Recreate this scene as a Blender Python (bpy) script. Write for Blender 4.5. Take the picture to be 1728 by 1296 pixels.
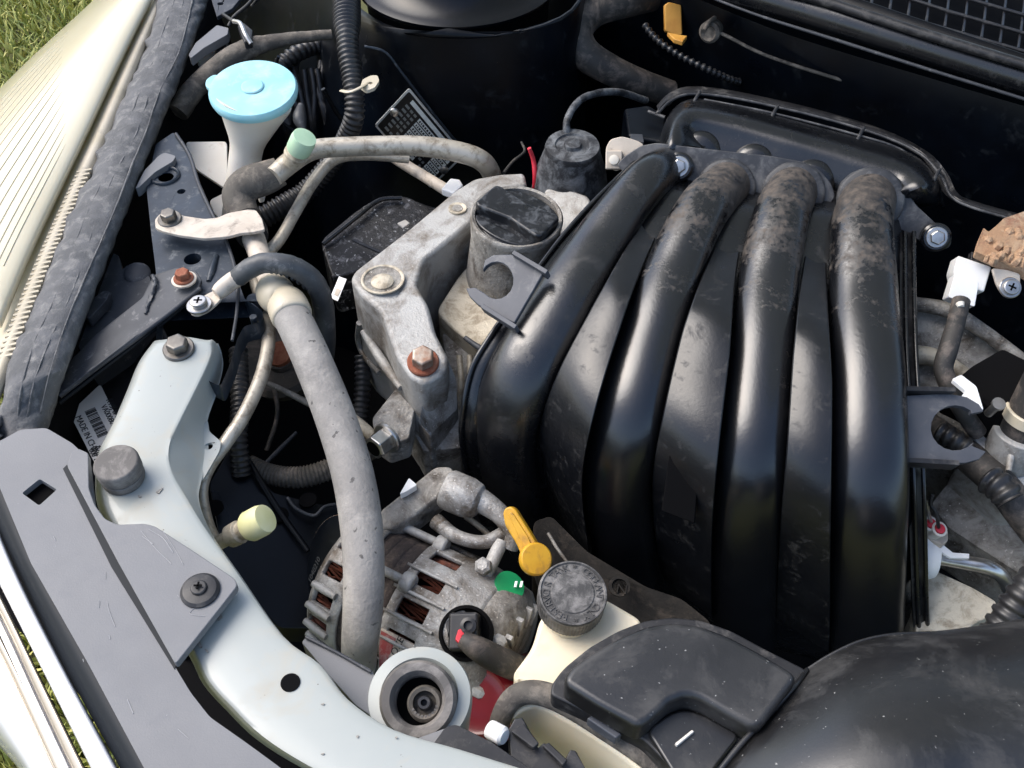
import bpy, bmesh, math, random
from mathutils import Vector, Matrix
from mathutils.geometry import tessellate_polygon

random.seed(7)
for o in list(bpy.data.objects):
    bpy.data.objects.remove(o)
S = bpy.context.scene
COL = S.collection

# ------------------------------------------------------------------ camera
PITCH = math.radians(48.0)
CAM = Vector((0.0, -0.602, 0.669))
F = 1650.0                                   # focal length in photograph pixels (1728 wide)
FWD = Vector((0, math.cos(PITCH), -math.sin(PITCH)))
UPV = Vector((0, math.sin(PITCH), math.cos(PITCH)))
cd = bpy.data.cameras.new('camera')
cd.sensor_width = 36.0
cd.lens = F / 1728.0 * 36.0
cd.clip_start = 0.02
cd.clip_end = 500
cam = bpy.data.objects.new('camera', cd)
cam.location = CAM
cam.rotation_euler = (math.radians(90) - PITCH, 0, 0)
COL.objects.link(cam)
S.camera = cam

# ------------------------------------------------------------------ light
SUN_EL, SUN_AZ = 52.0, 290.0                 # soft sun through thin cloud, from the left
w = bpy.data.worlds.new('World')
S.world = w
w.use_nodes = True
nt = w.node_tree
bg = nt.nodes['Background']
sky = nt.nodes.new('ShaderNodeTexSky')
sky.sky_type = 'NISHITA'
sky.sun_disc = False
sky.sun_elevation = math.radians(SUN_EL)
sky.sun_rotation = math.radians(SUN_AZ)
sky.air_density = 1.0
sky.dust_density = 3.0
sky.ozone_density = 0.8
nt.links.new(sky.outputs[0], bg.inputs[0])
bg.inputs[1].default_value = 0.15
sl = bpy.data.lights.new('sun', 'SUN')
sl.energy = 1.35
sl.angle = math.radians(45)
sl.color = (1.0, 0.985, 0.96)
so = bpy.data.objects.new('sun', sl)
_az, _el = math.radians(SUN_AZ), math.radians(SUN_EL)
sdir = Vector((math.sin(_az) * math.cos(_el), math.cos(_az) * math.cos(_el), math.sin(_el)))
so.rotation_euler = sdir.to_track_quat('Z', 'Y').to_euler()
so.location = sdir * 5
COL.objects.link(so)
S.view_settings.view_transform = 'Standard'
S.view_settings.look = 'None'
S.view_settings.gamma = 1.0
S.view_settings.use_curve_mapping = False
S.view_settings.exposure = 0.95
S.render.resolution_x, S.render.resolution_y = 1024, 768

# ------------------------------------------------------------------ geometry helpers
def ray(u, v):
    return FWD + Vector(((u - 864) / F, 0, 0)) + UPV * ((648 - v) / F)
def P(u, v, z):
    r = ray(u, v)
    return CAM + r * ((z - CAM.z) / r.z)
def PY(u, v, y):
    r = ray(u, v)
    return CAM + r * ((y - CAM.y) / r.y)
def PP(u, v, o, n):
    r = ray(u, v)
    return CAM + r * ((o - CAM).dot(n) / r.dot(n))
def mpp(p):
    return (p - CAM).dot(FWD) / F
Z = Vector((0, 0, 1))
LAT = Vector((0.766, -0.643, 0))             # across the car
FRONT = Vector((-0.643, -0.766, 0))          # towards the bumper
def lerp(a, b, t):
    return a + (b - a) * t

WL = {}
def thing(name, label, cat, loc, group=None):
    o = bpy.data.objects.new(name, None)
    o.empty_display_size = 0.02
    COL.objects.link(o)
    o.location = loc
    WL[o.name] = Vector(loc)
    o['label'] = label
    o['category'] = cat
    if group:
        o['group'] = group
    return o
def tag(o, label, cat, group=None):
    o['label'] = label
    o['category'] = cat
    if group:
        o['group'] = group
    return o
def structure(o):
    o['kind'] = 'structure'
    return o

def mk(name, verts, faces, mat, parent=None, bevel=0, seg=3, solid=0, off=-1, sub=0, ang=38, fix=True):
    vs = [Vector(v) for v in verts]
    lo = Vector((min(v.x for v in vs), min(v.y for v in vs), min(v.z for v in vs)))
    hi = Vector((max(v.x for v in vs), max(v.y for v in vs), max(v.z for v in vs)))
    c = (lo + hi) / 2
    me = bpy.data.meshes.new(name)
    me.from_pydata([v - c for v in vs], [], faces)
    if fix:
        bm = bmesh.new()
        bm.from_mesh(me)
        bmesh.ops.recalc_face_normals(bm, faces=bm.faces)
        bm.to_mesh(me)
        bm.free()
    for p in me.polygons:
        p.use_smooth = True
    me.set_sharp_from_angle(angle=math.radians(ang))
    me.materials.append(mat)
    o = bpy.data.objects.new(name, me)
    COL.objects.link(o)
    if solid:
        m = o.modifiers.new('solid', 'SOLIDIFY')
        m.thickness = solid
        m.offset = off
    if bevel:
        m = o.modifiers.new('bevel', 'BEVEL')
        m.width = bevel
        m.segments = seg
        m.limit_method = 'ANGLE'
        m.angle_limit = math.radians(32)
        m.harden_normals = True
    if sub:
        m = o.modifiers.new('sub', 'SUBSURF')
        m.levels = m.render_levels = sub
    WL[o.name] = c
    if parent is not None:
        o.parent = parent
        o.location = c - WL[parent.name]
    else:
        o.location = c
    return o

def crv(pts, n=6, closed=False):
    """Catmull-Rom through tuples of equal length."""
    k = len(pts)
    if k < 3 and not closed:
        a, b = pts
        return [tuple(x + (y - x) * i / n for x, y in zip(a, b)) for i in range(n + 1)]
    out = []
    rng = k if closed else k - 1
    for i in range(rng):
        if closed:
            p0, p1, p2, p3 = pts[(i - 1) % k], pts[i], pts[(i + 1) % k], pts[(i + 2) % k]
        else:
            p1, p2 = pts[i], pts[i + 1]
            p0 = pts[i - 1] if i else tuple(2 * a - b for a, b in zip(p1, p2))
            p3 = pts[i + 2] if i + 2 < k else tuple(2 * b - a for a, b in zip(p1, p2))
        for j in range(n):
            t = j / n
            out.append(tuple(0.5 * (2 * b + (c - a) * t + (2 * a - 5 * b + 4 * c - d) * t * t + (3 * b - a - 3 * c + d) * t ** 3)
                             for a, b, c, d in zip(p0, p1, p2, p3)))
    if not closed:
        out.append(tuple(pts[-1]))
    return out

def sweep(name, path, mat, parent=None, seg=16, caps=True, flat=None, ang=50, wob=0.0):
    """path = list of (x, y, z, r) in metres."""
    n = len(path)
    ps = [Vector(p[:3]) for p in path]
    ts = [(ps[min(i + 1, n - 1)] - ps[max(i - 1, 0)]).normalized() for i in range(n)]
    nrm = ts[0].cross(Z)
    if nrm.length < 0.05:
        nrm = ts[0].cross(Vector((1, 0, 0)))
    nrm.normalize()
    vs, fs = [], []
    for i in range(n):
        nrm = (nrm - ts[i] * nrm.dot(ts[i])).normalized()
        b = ts[i].cross(nrm)
        r = path[i][3]
        if len(path[i]) > 4:
            flat = path[i][4]
        for k in range(seg):
            a = 2 * math.pi * k / seg
            rr = r * (1 + wob * random.uniform(-1, 1))
            vs.append(ps[i] + nrm * (math.cos(a) * rr) + b * (math.sin(a) * rr * (flat or 1)))
    for i in range(n - 1):
        for k in range(seg):
            k2 = (k + 1) % seg
            fs.append((i * seg + k, i * seg + k2, (i + 1) * seg + k2, (i + 1) * seg + k))
    if caps:
        fs.append(tuple(range(seg))[::-1])
        fs.append(tuple(range((n - 1) * seg, n * seg)))
    return mk(name, vs, fs, mat, parent, ang=ang)

def path3(pts, n=6):
    """(u, v, z, rpx) -> metres, smoothed."""
    q = []
    for u, v, z, r in pts:
        p = P(u, v, z)
        q.append((p.x, p.y, p.z, r * mpp(p)))
    return crv(q, n)

def tube(name, pts, mat, parent=None, seg=16, n=6, corr=None, caps=True, flat=None, wob=0.0):
    path = path3(pts, n)
    if corr:                                  # (pitch m, amplitude)
        pitch, amp = corr
        L = [0]
        for a, b in zip(path, path[1:]):
            L.append(L[-1] + (Vector(b[:3]) - Vector(a[:3])).length)
        st = pitch / 6
        m = max(4, int(L[-1] / st))
        new, j = [], 0
        for i in range(m + 1):
            s = L[-1] * i / m
            while j < len(L) - 2 and L[j + 1] < s:
                j += 1
            t = (s - L[j]) / max(1e-9, L[j + 1] - L[j])
            q = [lerp(a, b, min(1, t)) for a, b in zip(path[j], path[j + 1])]
            ph = math.sin(2 * math.pi * s / pitch)
            q[3] *= 1 + amp * (1 if ph > .3 else -1 if ph < -.3 else ph / .3)
            new.append(tuple(q))
        path = new
    return sweep(name, path, mat, parent, seg, caps, flat, ang=60 if not corr else 80, wob=wob)

def frame(axis):
    a = axis.normalized()
    x = a.cross(Vector((0.3, 0.2, 1)) if abs(a.z) < .9 else Vector((1, 0, 0))).normalized()
    return x, a.cross(x), a

def lathe(name, c, axis, prof, mat, parent=None, seg=32, bevel=0, ang=35, rip=None, rot=0):
    x, y, a = frame(axis)
    vs, fs = [], []
    n = len(prof)
    for r, h in prof:
        for k in range(seg):
            t = 2 * math.pi * (k + rot) / seg
            rr = r * (1 + (rip if rip and k % 2 else 0))
            vs.append(c + a * h + x * (math.cos(t) * rr) + y * (math.sin(t) * rr))
    for i in range(n - 1):
        for k in range(seg):
            k2 = (k + 1) % seg
            fs.append((i * seg + k, i * seg + k2, (i + 1) * seg + k2, (i + 1) * seg + k))
    fs.append(tuple(range(seg))[::-1])
    fs.append(tuple(range((n - 1) * seg, n * seg)))
    return mk(name, vs, fs, mat, parent, bevel=bevel, ang=ang)

def fillet(pts, r, n=4):
    if not r:
        return pts
    out = []
    k = len(pts)
    for i in range(k):
        p, a, b = pts[i], pts[i - 1], pts[(i + 1) % k]
        la, lb = (a - p).length, (b - p).length
        d = min(r, la * .45, lb * .45)
        A = p + (a - p) * (d / la)
        B = p + (b - p) * (d / lb)
        for j in range(n + 1):
            t = j / n
            out.append(A * (1 - t) ** 2 + p * (2 * t * (1 - t)) + B * t * t)
    return out

def slab(name, outer, down, mat, parent=None, holes=(), bevel=0.001, seg=2, ang=38):
    """closed solid: polygon (3D) extruded along vector down, with holes."""
    loops = [outer] + list(holes)
    vs = [p for l in loops for p in l]
    nv = len(vs)
    fs = []
    if holes:
        tris = tessellate_polygon([[Vector(p) for p in l] for l in loops])
        fs += [tuple(t) for t in tris]
        fs += [tuple(i + nv for i in reversed(t)) for t in tris]
    else:
        fs.append(tuple(range(nv)))
        fs.append(tuple(range(2 * nv - 1, nv - 1, -1)))
    vs2 = vs + [p + down for p in vs]
    s = 0
    for l in loops:
        k = len(l)
        for i in range(k):
            a, b = s + i, s + (i + 1) % k
            fs.append((a, b, b + nv, a + nv))
        s += k
    return mk(name, vs2, fs, mat, parent, bevel=bevel, seg=seg, ang=ang)

def circ(c, n, r, k=24):
    x, y, a = frame(n)
    return [c + x * (math.cos(2 * math.pi * i / k) * r) + y * (math.sin(2 * math.pi * i / k) * r) for i in range(k)]

def plate(name, out, z, t, mat, parent=None, holes=(), bevel=0.001, seg=2, fil=0.0, nrm=Z, org=None, smooth=False, ang=38):
    """outline in photograph pixels laid on a plane (height z, or through org with normal nrm), thickness t."""
    n = Vector(nrm).normalized()
    o = org if org is not None else P(out[0][0], out[0][1], z)
    if smooth:
        out = crv([tuple(map(float, p)) for p in out], 4, closed=True)
    pts = [PP(u, v, o, n) for u, v in out]
    pts = fillet(pts, fil)
    hs = []
    for h in holes:
        if len(h) == 3 and not isinstance(h[0], (tuple, list)):
            c = PP(h[0], h[1], o, n)
            hs.append(circ(c, n, h[2] * mpp(c)))
        else:
            hs.append(fillet([PP(u, v, o, n) for u, v in h], 0.002, 3))
    return slab(name, pts, n * -t, mat, parent, hs, bevel, seg, ang)

def poly(name, pts, t, mat, parent=None, bevel=0.001, seg=2, fil=0.0, d=None):
    """per-vertex heights: (u, v, z)."""
    p3 = fillet([P(*p) for p in pts], fil)
    return slab(name, p3, (d or Vector((0, 0, -1))) * t, mat, parent, (), bevel, seg)

def loft(name, rows, mat, parent=None, thick=0.003, nu=4, nv=4, bevel=0, ang=45, off=-1, lin=False, raw=False):
    """rows of (u, v, z) -> smoothed sheet with thickness."""
    R = [[tuple(p) if raw else tuple(P(*p)) for p in r] for r in rows]
    if not lin:
        R = [crv(r, nu) for r in R]
        cols = list(zip(*R))
        cols = [crv(list(c), nv) for c in cols]
        R = list(zip(*cols))
    m, k = len(R), len(R[0])
    vs = [Vector(p) for r in R for p in r]
    fs = [(i * k + j, i * k + j + 1, (i + 1) * k + j + 1, (i + 1) * k + j) for i in range(m - 1) for j in range(k - 1)]
    # orient upward / toward camera
    o = mk(name, vs, fs, mat, parent, ang=ang, fix=False)
    me = o.data
    s = sum((p.normal.dot((CAM - (p.center + WL[o.name])).normalized()) * p.area for p in me.polygons))
    if s < 0:
        me.flip_normals()
    if thick:
        md = o.modifiers.new('solid', 'SOLIDIFY')
        md.thickness = thick
        md.offset = off
        md.use_even_offset = False
    if bevel:
        md = o.modifiers.new('bevel', 'BEVEL')
        md.width = bevel
        md.segments = 2
        md.limit_method = 'ANGLE'
        md.angle_limit = math.radians(40)
        md.harden_normals = True
    return o

def boxo(name, c, ax, ay, az, mat, parent=None, bevel=0.001, seg=2):
    """box from centre and half-extent vectors."""
    vs = [c + ax * i + ay * j + az * k for i in (-1, 1) for j in (-1, 1) for k in (-1, 1)]
    fs = [(0, 1, 3, 2), (4, 6, 7, 5), (0, 4, 5, 1), (2, 3, 7, 6), (0, 2, 6, 4), (1, 5, 7, 3)]
    return mk(name, vs, fs, mat, parent, bevel=bevel, seg=seg)

def bolt(c, axis, r, mat, parent, washer=None, cross=False, h=0.9, name='bolt', fl=1.45):
    a = axis.normalized()
    hd = lathe(name, c + a * (r * .3 if fl else 0), a, [(r, 0), (r, h * r), (r * .86, h * r + r * .12), (r * .6, h * r + r * .13)], mat, parent, 28 if cross else 6, bevel=r * .08)
    if fl:
        lathe('washer' if washer else 'flange', c, a, [(r * fl, 0), (r * fl, r * .22), (r * fl * .93, r * .32)], washer or mat, hd, 28)
    if cross:
        x, y, _ = frame(a)
        q = c + a * (r * .3 + h * r + r * .10)
        for d, e in ((x, y), (y, x)):
            boxo('cross_recess', q, d * r * .5, e * r * .11, a * r * .06, MT['black_matte'], hd, bevel=0)
    return hd

def textobj(name, body, o, tx, ty, size, mat, parent, ext=0.0002, align='LEFT', tw=1.0):
    """o = origin, tx = reading direction, ty = letter-up direction."""
    cu = bpy.data.curves.new(name, 'FONT')
    cu.body = body
    cu.size = 1.0
    cu.extrude = ext / size
    cu.align_x = align
    tmp = bpy.data.objects.new('tmp_text', cu)
    COL.objects.link(tmp)
    dg = bpy.context.evaluated_depsgraph_get()
    me = bpy.data.meshes.new_from_object(tmp.evaluated_get(dg))
    bpy.data.objects.remove(tmp)
    n = tx.cross(ty).normalized()
    vs = [o + tx * (v.co.x * size * tw) + ty * (v.co.y * size) + n * (v.co.z * size) for v in me.vertices]
    fs = [tuple(p.vertices) for p in me.polygons]
    bpy.data.meshes.remove(me)
    return mk(name, vs, fs, mat, parent, ang=20, fix=False)

# ------------------------------------------------------------------ materials
MT = {}
def M(name, c1, c2=None, rough=0.5, metal=0.0, scale=30, lo=.4, hi=.65, bump=0.0, bscale=120, dust=None, spots=None, coat=0.0, spec=0.5,
      rvar=0.0, sss=0.0, trans=0.0, ior=1.45):
    m = bpy.data.materials.new(name)
    m.use_nodes = True
    n, l = m.node_tree.nodes, m.node_tree.links
    b = n['Principled BSDF']
    tc = n.new('ShaderNodeTexCoord')
    def noise(s, d=6, r=.6, dist=0.0):
        t = n.new('ShaderNodeTexNoise')
        t.inputs['Scale'].default_value = s
        t.inputs['Detail'].default_value = d
        t.inputs['Roughness'].default_value = r
        t.inputs['Distortion'].default_value = dist
        l.new(tc.outputs['Object'], t.inputs['Vector'])
        return t
    def ramp(src, a, c):
        r = n.new('ShaderNodeMapRange')
        r.inputs[1].default_value = a
        r.inputs[2].default_value = c
        l.new(src, r.inputs[0])
        return r.outputs[0]
    def mix(fac, A, B):
        x = n.new('ShaderNodeMix')
        x.data_type = 'RGBA'
        l.new(fac, x.inputs[0])
        for s, val in ((6, A), (7, B)):
            if isinstance(val, tuple):
                x.inputs[s].default_value = (*val, 1)
            else:
                l.new(val, x.inputs[s])
        return x.outputs[2]
    col = c1
    rsrc = None
    if c2:
        col = mix(ramp(noise(scale).outputs[0], lo, hi), c1, c2)
    if dust:                                  # (colour, scale, lo, hi)
        dc, ds, d0, d1 = dust
        d1 = d0 + (d1 - d0) * .5
        d0 -= .03
        msk = ramp(noise(ds, 9, .72, .4).outputs[0], d0, d1)
        col = mix(msk, col, dc)
        rsrc = msk
    if spots:                                 # (colour, scale, threshold)
        sc, ss, st = spots
        col = mix(ramp(noise(ss, 3, .5).outputs[0], st - .045, st - .005), col, sc)
    if isinstance(col, tuple):
        b.inputs['Base Color'].default_value = (*col, 1)
    else:
        l.new(col, b.inputs['Base Color'])
    b.inputs['Roughness'].default_value = rough
    if rvar:
        r = n.new('ShaderNodeMapRange')
        r.inputs[1].default_value = .3
        r.inputs[2].default_value = .7
        r.inputs[3].default_value = max(.03, rough - rvar)
        r.inputs[4].default_value = min(1, rough + rvar)
        l.new(noise(scale * .7, 5).outputs[0], r.inputs[0])
        rr = r.outputs[0]
        if rsrc is not None:
            x = n.new('ShaderNodeMix')
            l.new(rsrc, x.inputs[0])
            l.new(rr, x.inputs[2])
            x.inputs[3].default_value = .9
            rr = x.outputs[0]
        l.new(rr, b.inputs['Roughness'])
    b.inputs['Metallic'].default_value = metal
    b.inputs['Specular IOR Level'].default_value = spec
    b.inputs['Coat Weight'].default_value = coat
    b.inputs['Coat Roughness'].default_value = .08
    if sss:
        b.inputs['Subsurface Weight'].default_value = sss
        b.inputs['Subsurface Radius'].default_value = (.01, .008, .006)
        b.inputs['Subsurface Scale'].default_value = .5
    if trans:
        b.inputs['Transmission Weight'].default_value = trans
        b.inputs['IOR'].default_value = ior
    if bump:
        bp = n.new('ShaderNodeBump')
        bp.inputs['Strength'].default_value = bump
        bp.inputs['Distance'].default_value = .002
        l.new(noise(bscale, 8, .65).outputs[0], bp.inputs['Height'])
        l.new(bp.outputs[0], b.inputs['Normal'])
    MT[name] = m
    return m

M('black_gloss', (.0035, .004, .0055), (.006, .0068, .0085), .26, 0, 25, dust=((.035, .034, .034), 60, .6, 1.0), rvar=.08, spec=.75, bump=.08, bscale=300)
M('runner_clean', (.005, .0055, .007), (.009, .0095, .011), .27, 0, 20, dust=((.04, .036, .032), 30, .57, 1.2), rvar=.07, spec=.9, bump=.10, bscale=260)
M('runner_dirt', (.035, .03, .026), (.012, .011, .011), .75, 0, 60, dust=((.095, .072, .054), 80, .5, .85), bump=.6, bscale=250, spec=.4)
M('black_matte', (.0025, .0025, .003), None, .85, spec=.1)
M('black_plastic', (.012, .012, .014), (.022, .022, .024), .45, 0, 40, dust=((.1, .095, .09), 55, .55, .9), rvar=.1, bump=.06, bscale=300)
M('duct_plastic', (.007, .007, .008), (.013, .013, .0135), .38, 0, 16, .4, .65, dust=((.04, .039, .038), 12, .50, 1.0), rvar=.09, bump=.05, bscale=400, spec=.85, spots=((.25, .25, .24), 330, .75))
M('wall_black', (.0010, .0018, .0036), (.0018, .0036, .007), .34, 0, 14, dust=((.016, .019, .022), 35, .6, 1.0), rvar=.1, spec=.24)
M('navy_paint', (.014, .021, .031), (.024, .034, .048), .38, 0, 40, dust=((.16, .17, .18), 70, .58, .85), rvar=.1, bump=.08)
M('dark_steel', (.028, .032, .04), (.05, .054, .062), .55, 0, 30, dust=((.2, .2, .2), 80, .6, .85), bump=.1)
M('pale_paint', (.335, .36, .342), (.36, .38, .355), .36, 0, 8, dust=((.40, .37, .30), 22, .56, 1.0), coat=.15, rvar=.06, spots=((.12, .11, .09), 210, .77))
M('grey_plastic', (.158, .161, .168), (.173, .176, .183), .55, 0, 12, dust=((.20, .20, .205), 60, .56, 1.2), rvar=.08, bump=.14, bscale=700, spots=((.35, .35, .35), 300, .80))
M('navy_plastic', (.008, .011, .015), None, .6, spec=.3)
M('white_paint', (.82, .83, .84), None, .2, coat=.6)
M('trim_tan', (.5, .44, .36), None, .3, .5)
M('seal', (.105, .107, .11), (.145, .146, .15), .85, 0, 40, dust=((.25, .245, .235), 60, .54, .85), bump=.8, bscale=150, spec=.2)
M('ivory', (.50, .44, .32), (.57, .51, .40), .45, 0, 20, dust=((.3, .27, .22), 50, .6, .9))
M('lens', (.60, .545, .39), (.64, .585, .43), .2, 0, 5, coat=.35, sss=.3)
M('lens_flute', (.60, .545, .39), None, .2)
M('cream', (.70, .65, .56), (.76, .72, .64), .4, 0, 12, dust=((.45, .36, .25), 30, .6, .95), sss=.25)
M('reservoir', (.70, .62, .45), (.74, .67, .52), .35, 0, 9, dust=((.62, .5, .33), 22, .6, 1.0), sss=.4)
M('cream_dirty', (.60, .53, .44), (.5, .43, .35), .5, 0, 40, dust=((.25, .21, .17), 60, .55, .85), bump=.1)
M('blue_cap', (.28, .60, .68), (.36, .66, .72), .4, 0, 20, sss=.2, dust=((.5, .72, .75), 40, .55, .9))
M('green_cap', (.42, .62, .42), (.5, .68, .48), .45, sss=.2)
M('yellow_cap', (.68, .66, .33), (.74, .72, .44), .45, 0, 30, sss=.2)
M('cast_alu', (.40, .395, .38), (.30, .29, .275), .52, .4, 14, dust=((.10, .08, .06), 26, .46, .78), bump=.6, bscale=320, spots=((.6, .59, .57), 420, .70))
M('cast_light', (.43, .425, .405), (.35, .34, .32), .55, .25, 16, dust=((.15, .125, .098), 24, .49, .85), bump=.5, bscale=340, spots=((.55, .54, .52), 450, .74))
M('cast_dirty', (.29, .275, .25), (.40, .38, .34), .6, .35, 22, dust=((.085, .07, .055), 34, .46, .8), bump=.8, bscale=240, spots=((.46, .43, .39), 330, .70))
M('cast_pale', (.58, .52, .41), (.48, .42, .32), .6, .3, 30, dust=((.24, .19, .13), 60, .5, .85), bump=.5, bscale=240)
M('alu_pipe', (.56, .51, .42), (.48, .43, .35), .42, .45, 30, dust=((.24, .2, .15), 70, .52, .8), bump=.15)
M('steel', (.55, .54, .52), (.4, .39, .37), .3, .9, 60, dust=((.2, .17, .13), 120, .6, .85))
M('bright_steel', (.66, .64, .61), (.5, .48, .45), .28, .9, 80)
M('dark_bolt', (.13, .12, .11), (.2, .19, .17), .4, .8, 80)
M('rust_bolt', (.24, .07, .035), (.34, .14, .08), .7, .3, 120, bump=.5, bscale=400)
M('rusty_steel', (.42, .36, .3), (.3, .16, .1), .5, .7, 90, bump=.3)
M('hose_grey', (.20, .19, .178), (.28, .268, .25), .75, 0, 12, dust=((.37, .35, .32), 20, .5, .85), bump=.6, bscale=220, spots=((.09, .085, .08), 130, .71))
M('hose_black', (.025, .024, .023), (.05, .045, .04), .65, 0, 30, dust=((.16, .13, .11), 45, .52, .85), bump=.3)
M('hose_dust', (.10, .09, .075), (.06, .052, .045), .8, 0, 30, dust=((.22, .19, .155), 45, .5, .8), bump=.6)
M('corrugate', (.018, .018, .02), (.03, .03, .03), .4, dust=((.14, .13, .12), 60, .6, .9), rvar=.1)
M('corrugate_dust', (.09, .08, .065), (.05, .045, .038), .75, dust=((.2, .17, .14), 60, .5, .8))
M('tape', (.045, .05, .055), (.08, .085, .09), .45, 0, 40, dust=((.22, .22, .22), 60, .58, .85), bump=.2)
M('rubber', (.10, .092, .085), (.13, .12, .11), .7, 0, 30, dust=((.25, .23, .21), 40, .5, .8), bump=.15)
M('cap_black', (.045, .044, .043), (.07, .068, .065), .5, 0, 40, dust=((.22, .21, .2), 70, .48, .8), bump=.1)
M('oil_cap', (.008, .009, .011), (.014, .015, .018), .3, 0, 30, dust=((.09, .1, .11), 80, .55, .9), rvar=.05)
M('copper', (.22, .075, .045), (.09, .04, .03), .5, .6, 160)
M('laminate', (.06, .045, .04), (.035, .028, .025), .8, .2, 60, dust=((.13, .1, .08), 90, .5, .8), bump=.6, bscale=300)
M('red_paint', (.14, .003, .008), (.17, .004, .010), .35, coat=.3)
M('red_wire', (.6, .03, .05), None, .4)
M('red_label', (.30, .05, .05), (.38, .09, .08), .6, 0, 60, dust=((.4, .3, .27), 80, .5, .8))
M('green_label', (.01, .25, .09), (.015, .3, .1), .4)
M('yellow_plastic', (.62, .34, .02), (.55, .28, .015), .45, 0, 40, dust=((.25, .13, .03), 60, .53, .9), sss=.1)
M('orange_clip', (.70, .36, .07), (.6, .28, .05), .5, 0, 40)
M('white_plastic', (.82, .82, .80), None, .4, sss=.1)
M('paper', (.66, .62, .55), (.7, .66, .6), .7, 0, 10)
M('ink', (.02, .02, .02), None, .7)
M('plate_black', (.006, .006, .007), None, .4)
M('plate_silver', (.85, .87, .85), (.7, .72, .7), .35, .6, 60)
M('plate_cell', (.80, .82, .76), (.6, .62, .58), .5, .1, 90)
M('plate_grey', (.22, .23, .22), None, .5, .1)
M('clay', (.42, .25, .14), (.52, .38, .25), .85, 0, 25, dust=((.3, .15, .09), 60, .5, .8), bump=1.0, bscale=140)
M('speckled', (.012, .012, .014), (.02, .02, .022), .3, dust=((.2, .2, .21), 120, .56, .75), spots=((.6, .6, .6), 240, .70), bump=.4, bscale=300)
M('dome_rubber', (.014, .015, .018), (.03, .032, .036), .6, 0, 50, dust=((.16, .17, .18), 45, .48, .8), bump=.3)
M('tower_gloss', (.002, .0025, .004), None, .25, spec=.35)
M('scratch', (.34, .34, .345), None, .7)
M('print_dim', (.07, .072, .072), None, .7)
M('web', (.004, .0046, .0062), (.007, .0078, .0098), .33, 0, 25, dust=((.035, .034, .034), 60, .58, 1.0), rvar=.06, spec=.62, bump=.08, bscale=300)
M('block_dark', (.010, .009, .008), (.02, .017, .014), .75, 0, 30, dust=((.06, .048, .038), 45, .54, .95), bump=.5, spec=.25)
M('soil', (.06, .07, .02), (.11, .10, .03), .95, 0, 8)
M('underside_black', (.010, .010, .011), (.016, .016, .017), .95, spec=.1, bump=.3)  # for the unseen bonnet's underside, black so the bay reflects dark

def runner_material():
    """satin black plastic; road dirt baked on towards the flange end and down the right flank."""
    m = M('runner', (.0035, .004, .0055), (.006, .0065, .008), .27, 0, 20, spec=.9, bump=.10, bscale=260)
    n, l = m.node_tree.nodes, m.node_tree.links
    b = n['Principled BSDF']
    old = b.inputs['Base Color'].links[0].from_socket
    tc = n.new('ShaderNodeTexCoord')
    sp = n.new('ShaderNodeSeparateXYZ')
    l.new(tc.outputs['Generated'], sp.inputs[0])
    def noise(s, d, r):
        t = n.new('ShaderNodeTexNoise')
        t.inputs['Scale'].default_value = s
        t.inputs['Detail'].default_value = d
        t.inputs['Roughness'].default_value = r
        l.new(tc.outputs['Object'], t.inputs['Vector'])
        return t.outputs[0]
    def math_(op, a, c, cl=False):
        x = n.new('ShaderNodeMath')
        x.operation = op
        x.use_clamp = cl
        for i, q in enumerate((a, c)):
            if isinstance(q, (int, float)):
                x.inputs[i].default_value = q
            else:
                l.new(q, x.inputs[i])
        return x.outputs[0]
    grad = math_('ADD', math_('MULTIPLY', sp.outputs[1], .95), math_('MULTIPLY', sp.outputs[0], .30))
    nz = math_('ADD', math_('MULTIPLY', noise(28, 5, .6), 1.5), math_('MULTIPLY', noise(160, 6, .7), 1.1))
    msk = math_('MULTIPLY', math_('SUBTRACT', math_('ADD', grad, nz), 2.02), 3.2, True)
    cr = n.new('ShaderNodeValToRGB')
    cr.color_ramp.elements[0].color = (.022, .018, .015, 1)
    cr.color_ramp.elements[0].position = .4
    cr.color_ramp.elements[1].color = (.11, .085, .065, 1)
    cr.color_ramp.elements[1].position = .68
    l.new(noise(120, 8, .7), cr.inputs[0])
    mx = n.new('ShaderNodeMix')
    mx.data_type = 'RGBA'
    l.new(msk, mx.inputs[0])
    l.new(old, mx.inputs[6])
    l.new(cr.outputs[0], mx.inputs[7])
    l.new(mx.outputs[2], b.inputs['Base Color'])
    rr = n.new('ShaderNodeMapRange')
    rr.inputs[3].default_value = .26
    rr.inputs[4].default_value = .85
    l.new(msk, rr.inputs[0])
    l.new(rr.outputs[0], b.inputs['Roughness'])
runner_material()

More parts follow.
